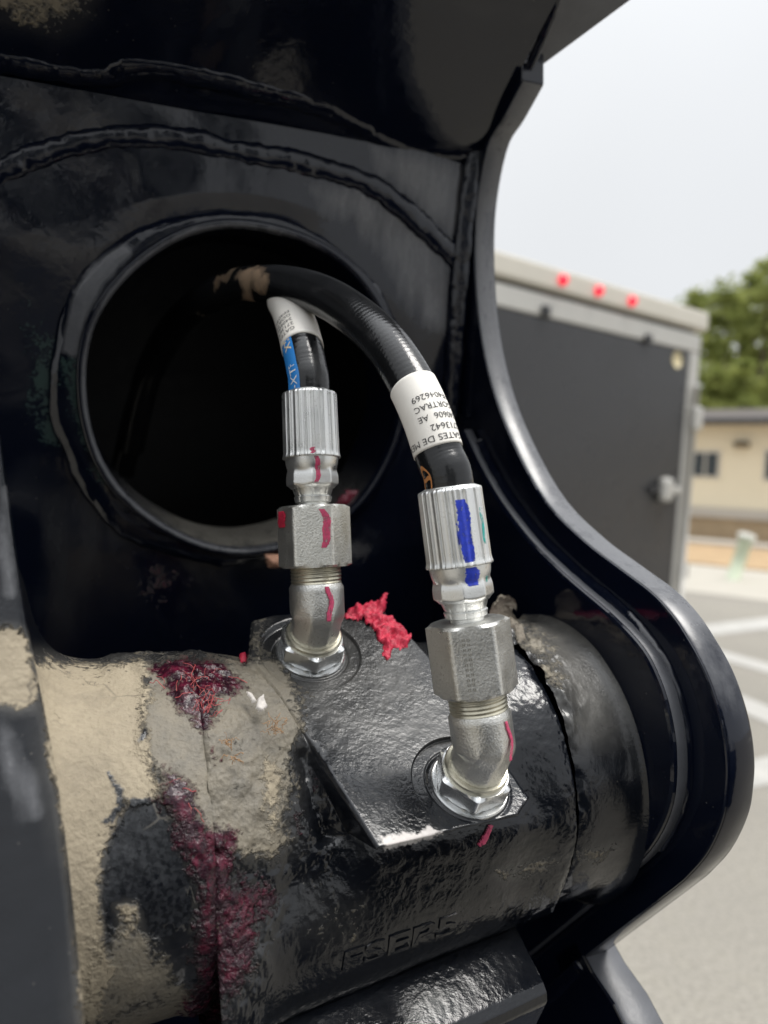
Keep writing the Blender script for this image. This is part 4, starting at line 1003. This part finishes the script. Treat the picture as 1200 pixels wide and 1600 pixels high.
def build_elbow(J, ax, c, parent, sfx):
    frA = frameM(J, ax, CAM - J); frN = frameM(c, Nn, QQ)
    # washer, hex lock nut
    wsh = polar('washer', frN, [-0.002, -0.002, 0.0006, 0.0012, 0.0012], lambda th, z, i: 0 * th + np.array([0.01, 0.0190, 0.0190, 0.0184, 0.01])[i], M_bright, parent, 96); autosmooth(wsh, 30)
    nutgeo('lock_nut', frN, 0.0014, 0.0112, 0.0160, math.radians(10 if sfx else 22), M_bright, parent, ch=0.002)
    autosmooth(polar('backup_ring', frN, [0.0108, 0.0108, 0.0135, 0.0142, 0.0142], lambda th, z, i: 0 * th + np.array([0.01, 0.0152, 0.0152, 0.0146, 0.01])[i], M_thread, parent, 96), 30)
    # forged body: straight, bend, straight
    p0 = c + Nn * 0.012; pa = J - Nn * 0.0022; pb_ = J + ax * 0.0022; p1 = J + ax * 0.0172
    P = [p0 + (pa - p0) * q for q in np.linspace(0, 1, 8)[:-1]] + [pa * (1 - q) ** 2 + 2 * J * q * (1 - q) + pb_ * q * q for q in np.linspace(0, 1, 14)] + [pb_ + (p1 - pb_) * q for q in np.linspace(0, 1, 8)[1:]]
    P = np.array(P)
    def rf_(R, s, th):
        f = s / s[-1]
        base = 0.0132 + 0.0013 * sstep(0.40, 0.5, f) - 0.0012 * sstep(0.95, 1.0, f) - 0.0008 * np.exp(-(f / 0.08) ** 2)
        oct_ = np.clip(np.cos(math.pi / 8) / np.cos(np.mod(th + 0.2, math.pi / 4) - math.pi / 8) * 1.03, 0, 1.02)
        q = 0.85 * sstep(0.10, 0.2, f) * sstep(0.62, 0.5, f)
        return base[:, None] * (1 - q[:, None] * (1 - oct_[None, :]) * 0.9)
    G, _ = sweep(P, 1.0, 96, CAM - J, lambda R, s, th: rf_(R, s, th))
    bdy = capped('elbow_body', G, M_zincd if sfx else M_zincd, parent); autosmooth(bdy, 60)
    zt0 = 0.0172; zs = np.linspace(zt0 - 0.001, zt0 + 0.0105, 70)
    polar('thread', frA, zs, lambda th, z, i: 0.0130 + 0.00055 * (2 * np.abs(np.mod(z / 0.0019 - th / (2 * math.pi), 1) - 0.5)), M_thread, parent, 96)
    return frA

def fullhose(parent, pxpts, ax, top, sfx):
    pts = [top - ax * 0.012, top, top + ax * 0.008] + [U(*p) for p in pxpts]
    P = catmull(pts, 260)
    # resample evenly
    s = np.concatenate([[0], np.cumsum(np.linalg.norm(np.diff(P, axis=0), axis=1))]); u = np.linspace(0, s[-1], 900)
    P = np.stack([np.interp(u, s, P[:, k]) for k in range(3)], 1)
    for _ in range(40): P[1:-1] = (P[:-2] + 2 * P[1:-1] + P[2:]) / 4
    def rf_(R, s_, th):
        wr = np.sin(s_ * 2 * math.pi / 0.0026 + 1.3 * np.sin(s_ * 300))[:, None] * 0.000028
        return R + wr + 0.00012 * fbm(np.stack([np.repeat(s_[:, None], len(th), 1) * 120, np.tile(np.cos(th) * 2, (len(s_), 1)), np.tile(np.sin(th) * 2, (len(s_), 1))], -1), 2, sfx)
    G, fr = sweep(P, 0.0113, 64, None, rf_)
    hx, hy, _ = proj(G.reshape(-1, 3))
    if sfx: hmk = masks(hx, hy, {'dust': [([(330, 425), (400, 408), (432, 425), (425, 450), (395, 475), (372, 478), (365, 452), (335, 455)], 12, 0.62)],
                                 'film': [([(430, 420), (520, 440), (590, 500), (640, 580), (610, 600), (560, 530), (500, 480), (430, 460)], 14, 0.38)]})
    else: hmk = masks(hx, hy, {'film': [([(484, 530), (500, 525), (512, 605), (490, 605)], 6, 0.55)]})
    grid('rubber_hose', G, M_hose, parent, cv=True, attrs=hmk, flip=False)
    return fr
def hat(fr, s, th, r):
    P, T, Nq, B, sa = fr
    p, n_, b_ = [np.array([np.interp(s, sa, q[:, k]) for k in range(3)]) for q in (P, Nq, B)]
    n_ = nrm(n_); b_ = nrm(b_)
    return p + r * (math.cos(th) * n_ + math.sin(th) * b_)
def s_at(fr, px, py):
    hx, hy, _ = proj(fr[0]); return fr[4][np.argmin((hx - px) ** 2 + (hy - py) ** 2)]
RH = 0.0113
def hlabel(name, fr, s0, s1, th0, th1, mat, parent, r=RH + 0.00045, n=30, m=60, skew=0.0):
    G = np.array([[hat(fr, s, th_, r) for th_ in np.linspace(th0, th1, m)] for s in np.linspace(s0, s1, n)])
    Gi = np.array([[hat(fr, s, th_, r - 0.0006) for th_ in np.linspace(th0, th1, m)] for s in (s0, s1)])
    G = np.concatenate([Gi[:1], G, Gi[1:]], 0)
    return grid(name, G, mat, parent)
def htext(name, fr, s, s0, th0, cap, mat, parent, mode='flip', r=RH + 0.00062, xs=1.12, bold=False):
    V, Fc = textmesh(s, bold); P = []
    for x, y, _ in V:
        x *= cap * xs; y *= cap
        P.append(hat(fr, s0 - y, th0 - x / r, r) if mode == 'flip' else hat(fr, s0 + x, th0 - y / r, r))
    return link(name, mesh(name, P, Fc), mat, parent)

# ---- left (rear) line
eL = empty('elbow_fitting', cL, 'zinc elbow fitting in the upper rear port beside the torn red sealant', 'pipe fitting', 'elbow fittings in the housing ports')
hL = empty('hydraulic_hose', KL, 'shorter rear hydraulic hose with blue stripe, passing behind the other hose', 'hose', 'hydraulic hoses')
frL, gL = build_hose_end(JL, axL, hL, 0); frAL = build_elbow(JL, axL, cL, eL, 0)
hfL = fullhose(hL, [(481, 585, .400), (474, 550, .407), (464, 511, .424), (450, 476, .45), (425, 448, .49), (385, 440, .54), (330, 460, .60), (270, 520, .66), (220, 620, .70), (190, 740, .72)], axL, JL + axL * gL['top'], 0)
sb = s_at(hfL, 470, 545); s2 = s_at(hfL, 458, 478)
lab = hlabel('printed_label', hfL, sb - 0.001, s2 + 0.012, -2.6, 2.6, M_label, hL)
for i, tx in enumerate(['GATES DE MEXICO', '2713642', '240606 AE', 'GORTRAC', 'FF4046269']):
    htext('printing', hfL, tx, sb + 0.0052 + i * 0.0042, -0.12, 0.0026, M_ink, lab)
st = hlabel('blue_stripe', hfL, s_at(hfL, 483, 612) - 0.003, sb + 0.002, -1.25, -0.42, M_blue, hL, RH + 0.00022, 12, 14)
htext('printing', hfL, '-XTF', s_at(hfL, 482, 609) - 0.001, -0.56, 0.0046, M_white, st, 'up', RH + 0.00036, 0.86)
htext('printing', hfL, 'XTP', s_at(hfL, 474, 563) + 0.001, -0.54, 0.0048, M_cream, st, 'up', RH + 0.00036, 0.86, True)
# ---- right (front) line
eR = empty('elbow_fitting', cR, 'zinc elbow fitting in the lower front port near the square corner of the pad', 'pipe fitting', 'elbow fittings in the housing ports')
hR = empty('hydraulic_hose', KR, 'longer front hydraulic hose arching over with white label and blue paint on its ferrule', 'hose', 'hydraulic hoses')
frR, gR = build_hose_end(JR, axR, hR, 1); frAR = build_elbow(JR, axR, cR, eR, 1)
hfR = fullhose(hR, [(690, 722, .340), (668, 655, .345), (640, 595, .354), (604, 540, .367), (560, 498, .385), (510, 465, .408), (460, 448, .435), (410, 443, .465), (360, 450, .50), (310, 475, .545), (265, 520, .595), (230, 590, .64), (205, 700, .68)], axR, JR + axR * gR['top'], 1)
sa, sc_ = s_at(hfR, 686, 706), s_at(hfR, 644, 606)
labR = hlabel('printed_label', hfR, sa, sc_, -2.7, 2.7, M_label, hR)
for i, (tx, cp) in enumerate([('GATES DE MEXICO', 0.0029), ('2713642', 0.0028), ('240606  AE', 0.0026), ('GORTRAC', 0.0026), ('FF4046269', 0.0027)]):
    htext('printing', hfR, tx, sa + 0.0048 + i * 0.0047, 1.42, cp, M_ink, labR, xs=1.2)
htext('faint_marking', hfR, '54:12', s_at(hfR, 318, 472) , -0.35, 0.0042, M_tan, hR, 'flip', RH + 0.0003)
# orange crayon loop
sm = s_at(hfR, 700, 748)
def loop(a0, a1, n=60):
    rows = []
    for q in np.linspace(a0, a1, n):
        row = []
        for w in (-1, -0.5, 0, 0.5, 1):
            k = 1 + 0.13 * w; row.append(hat(hfR, sm + math.cos(q) * 0.0078 * k, -0.98 + math.sin(q) * 0.25 * k, RH + 0.00025 - 0.00012 * abs(w)))
        rows.append(row)
    return np.array(rows)
grid('orange_mark', loop(0, 2 * math.pi), M_orange, hR)
G = np.array([[hat(hfR, sm + 0.001 + w * 0.0011 + 0.0006 * math.sin(q * 3), -0.98 + q * 0.26, RH + 0.00028 - 0.0001 * abs(w)) for w in (-1, 0, 1)] for q in np.linspace(-1, 1, 14)])
grid('orange_mark', G, M_orange, hR)

# paint marks on the fittings
deg = math.radians
zf0, zf1_ = gR['fer']
patch('blue_paint_mark', frR, gR['rfer'], deg(17), zf0 + 0.0012, zf1_ - 0.0065, 0.42, M_bluep, gR['ferobj'], 0.0002, 1)
patch('blue_paint_mark', frR, gR['rcol'], deg(22), zf0 - 0.0095, zf0 - 0.0012, 0.50, M_bluep, hR, 0.0002, 2, taper=0.35)
patch('teal_paint_mark', frR, gR['rfer'], deg(58), zf0 + 0.008, zf1_ - 0.011, 0.12, M_teal, gR['ferobj'], 0.0002, 3, taper=0.6)
patch('teal_paint_mark', frR, gR['rcol'], deg(62), zf0 - 0.009, zf0 - 0.0065, 0.2, M_teal, hR, 0.0002, 4)
z0_, z1_ = gL['fer']
patch('pink_paint_mark', frL, gL['rfer'], deg(3), z0_ + 0.0002, z0_ + 0.0035, 0.16, M_pink, gL['ferobj'], 0.0002, 5)
patch('pink_paint_mark', frL, gL['rcol'], deg(8), gL['col'][0] + 0.002, gL['col'][1] - 0.001, 0.2, M_pink, hL, 0.0002, 6, bend=0.12)
rn = lambda th, z, i: np.minimum(hexr(th, 0.0172, math.radians(-3)), 0.0172 / math.cos(math.pi / 6) * 0.978)
rnR = lambda th, z, i: np.minimum(hexr(th, 0.0172, math.radians(4)), 0.0172 / math.cos(math.pi / 6) * 0.978)
patch('pink_paint_mark', frL, rn, deg(13), gL['nut'][0] + 0.010, gL['nut'][1] - 0.0026, 0.2, M_pink, gL['nutobj'], 0.0002, 7, bend=0.14)
patch('red_paint_smear', frL, rn, deg(-72), gL['nut'][1] - 0.011, gL['nut'][1] - 0.0024, 0.5, M_red, gL['nutobj'], 0.0006, 8)
rel = lambda th, z, i: 0 * th + 0.0149
patch('pink_paint_mark', frAL, rel, deg(22), -0.002, 0.0158, 0.2, M_pink, eL, 0.0003, 9, bend=0.12)
patch('pink_paint_mark', frAR, rel, deg(48), -0.004, 0.0135, 0.15, M_pink, eR, 0.0003, 10, bend=0.14)
tag(lump('pink_paint_mark', hcyl(RC + 0.0042), [(764, 1290), (772, 1290), (760, 1318), (750, 1324), (747, 1320), (756, 1306)], 1.5, 0.0003, 0.0006, M_pink, 14, 260, hs_), None)
# dotted stamp columns on the front nut
for c_ in (-0.18, -0.06):
    Vd, Fd = [], []
    for k in range(11):
        zc_ = gR['nut'][0] + 0.005 + k * 0.0022
        for (dt, dz) in ((0, 0), (0.045, 0)):
            i = len(Vd)
            for (e, f_) in ((-1, -1), (1, -1), (1, 1), (-1, 1)):
                th_ = c_ + dt + e * 0.014; z_ = zc_ + f_ * 0.0006
                rr_ = float(rnR(np.array([th_]), None, None)[0]) + 0.0001
                Vd.append(frR[0] + frR[3] * z_ + rr_ * (math.cos(th_) * frR[1] + math.sin(th_) * frR[2]))
            Fd.append((i, i + 1, i + 2, i + 3))
    link('stamped_dots', mesh('stamped_dots', Vd, Fd), plain('dark_zinc', (0.27, 0.26, 0.23), 0.5, 0.7), gR['nutobj'])

# ================================================================== SEALANT, MUD AND FIBRES (loose bits stuck on the metal)
def hpad(x, y): return phit(x, y), Nn
def hback(x, y): return bhit(x, y, 0.001), nb
tag(lump('red_sealant', hpad, [(538, 962), (545, 950), (566, 946), (585, 944), (604, 925), (606, 944), (596, 962), (618, 966), (641, 998), (636, 1016), (616, 1012), (606, 1033), (597, 1030), (594, 1006), (578, 980), (556, 972)], 1.6, 0.0012, 0.011, M_red, 5, 210, None, 16),
    'torn bright red sealant lump on the pad beside the rear fitting', 'sealant')
tag(lump('red_sealant', hback, [(522, 790), (540, 768), (562, 764), (590, 748), (582, 776), (556, 800)], 3, 0.001, 0.012, M_maroon, 6, 120, None, 8), 'dark pink sealant smear on the lower right lip of the round hole', 'sealant')
tag(lump('red_sealant', lambda x, y: (hit(x, y, PO - Nn * 0.004, Nn), Nn), [(374, 1022), (384, 1018), (386, 1034), (376, 1036)], 1.5, 0.001, 0.004, M_red, 7, 250), 'tiny red sealant crumb at the left corner of the pad', 'sealant')
tag(lump('mud_clump', hcyl(0.083), [(772, 940), (795, 932), (808, 942), (800, 958), (812, 975), (826, 1000), (814, 1004), (795, 985), (775, 975), (765, 960)], 2.2, 0.002, 0.014, M_clay, 8, 140, None, 10), 'dry grey mud clump on top of the seam behind the front fitting', 'mud')
tag(lump('red_sealant', hcyl(0.086), [(752, 975), (770, 966), (786, 972), (782, 988), (756, 992)], 2.4, 0.001, 0.008, M_maroon, 9, 200, None, 5), 'dark maroon sealant bit just behind the front swivel nut', 'sealant')
tag(lump('fluff_tuft', hcyl(0.089), [(402, 1092), (412, 1086), (418, 1104), (408, 1112), (400, 1106)], 1.6, 0.001, 0.006, M_fluff, 10, 260, None, 4), 'small white fluff tuft on the muddy left of the housing', 'fluff')
tag(lump('fluff_tuft', hcyl(0.0885), [(385, 1080), (394, 1084), (400, 1094), (394, 1096)], 1.6, 0.0006, 0.003, M_fluff, 11, 260, None, 3), 'thin white fluff streak just left of the larger white tuft', 'fluff')
tag(lump('orange_chip', lambda x, y: (bhit(x, y, 0.0145), nb), [(414, 868), (440, 864), (440, 884), (420, 888)], 2.2, 0.006, 0.01, plain('pinkish_raw_chip', (0.55, 0.3, 0.2), 0.8, 0, 0.3, 300), 12, 160, None, 5), 'pinkish raw chip on the bottom lip of the round hole', 'chip')
def strands(name, spec, mat, label, cat, r_=0.0882, seed=0, rad=0.00016):
    g = np.random.default_rng(seed); V, Fc = [], []
    for (px, py, sx_, sy_, n, ln, ang) in spec:
        for k in range(n):
            x, y = px + g.normal(0, sx_), py + g.normal(0, sy_); a_ = ang + g.normal(0, 0.7); l = ln * g.uniform(0.5, 1.2); pts = []
            for q in np.linspace(0, 1, 6):
                xx, yy = x + math.cos(a_) * l * q + g.normal(0, 1.2), y + math.sin(a_) * l * q + g.normal(0, 1.2)
                P_, n_ = hcyl(r_)(xx, yy); pts.append(P_ + n_ * (0.0004 + 0.0022 * math.sin(q * math.pi) * g.uniform(0.2, 1)))
            Gs, _ = sweep(catmull(pts, 12), rad * g.uniform(0.5, 1.3), 5); b0 = len(V); V += list(Gs.reshape(-1, 3)); Fc += [tuple(f + b0) for f in gridfaces(12, 5, False, True)]
    return tag(link(name, mesh(name, V, Fc, True), mat), label, cat, kind='stuff')
strands('red_fibres', [(300, 1060, 25, 9, 18, 26, 0.6), (320, 1088, 16, 10, 16, 24, 2.2), (330, 1108, 10, 7, 8, 20, -0.7), (285, 1240, 10, 16, 4, 22, 1.3)], M_rfibre, 'tangled coral red fibres stuck in the red smear over the seam', 'fibres', seed=4)
strands('tan_fibres', [(424, 1140, 7, 5, 22, 16, -0.6), (350, 1158, 6, 4, 10, 14, 0.6), (360, 1180, 10, 8, 8, 12, 0.3)], M_fibre, 'tan and brown fibre scraps caught in the grey mud on the housing', 'fibres', seed=6)
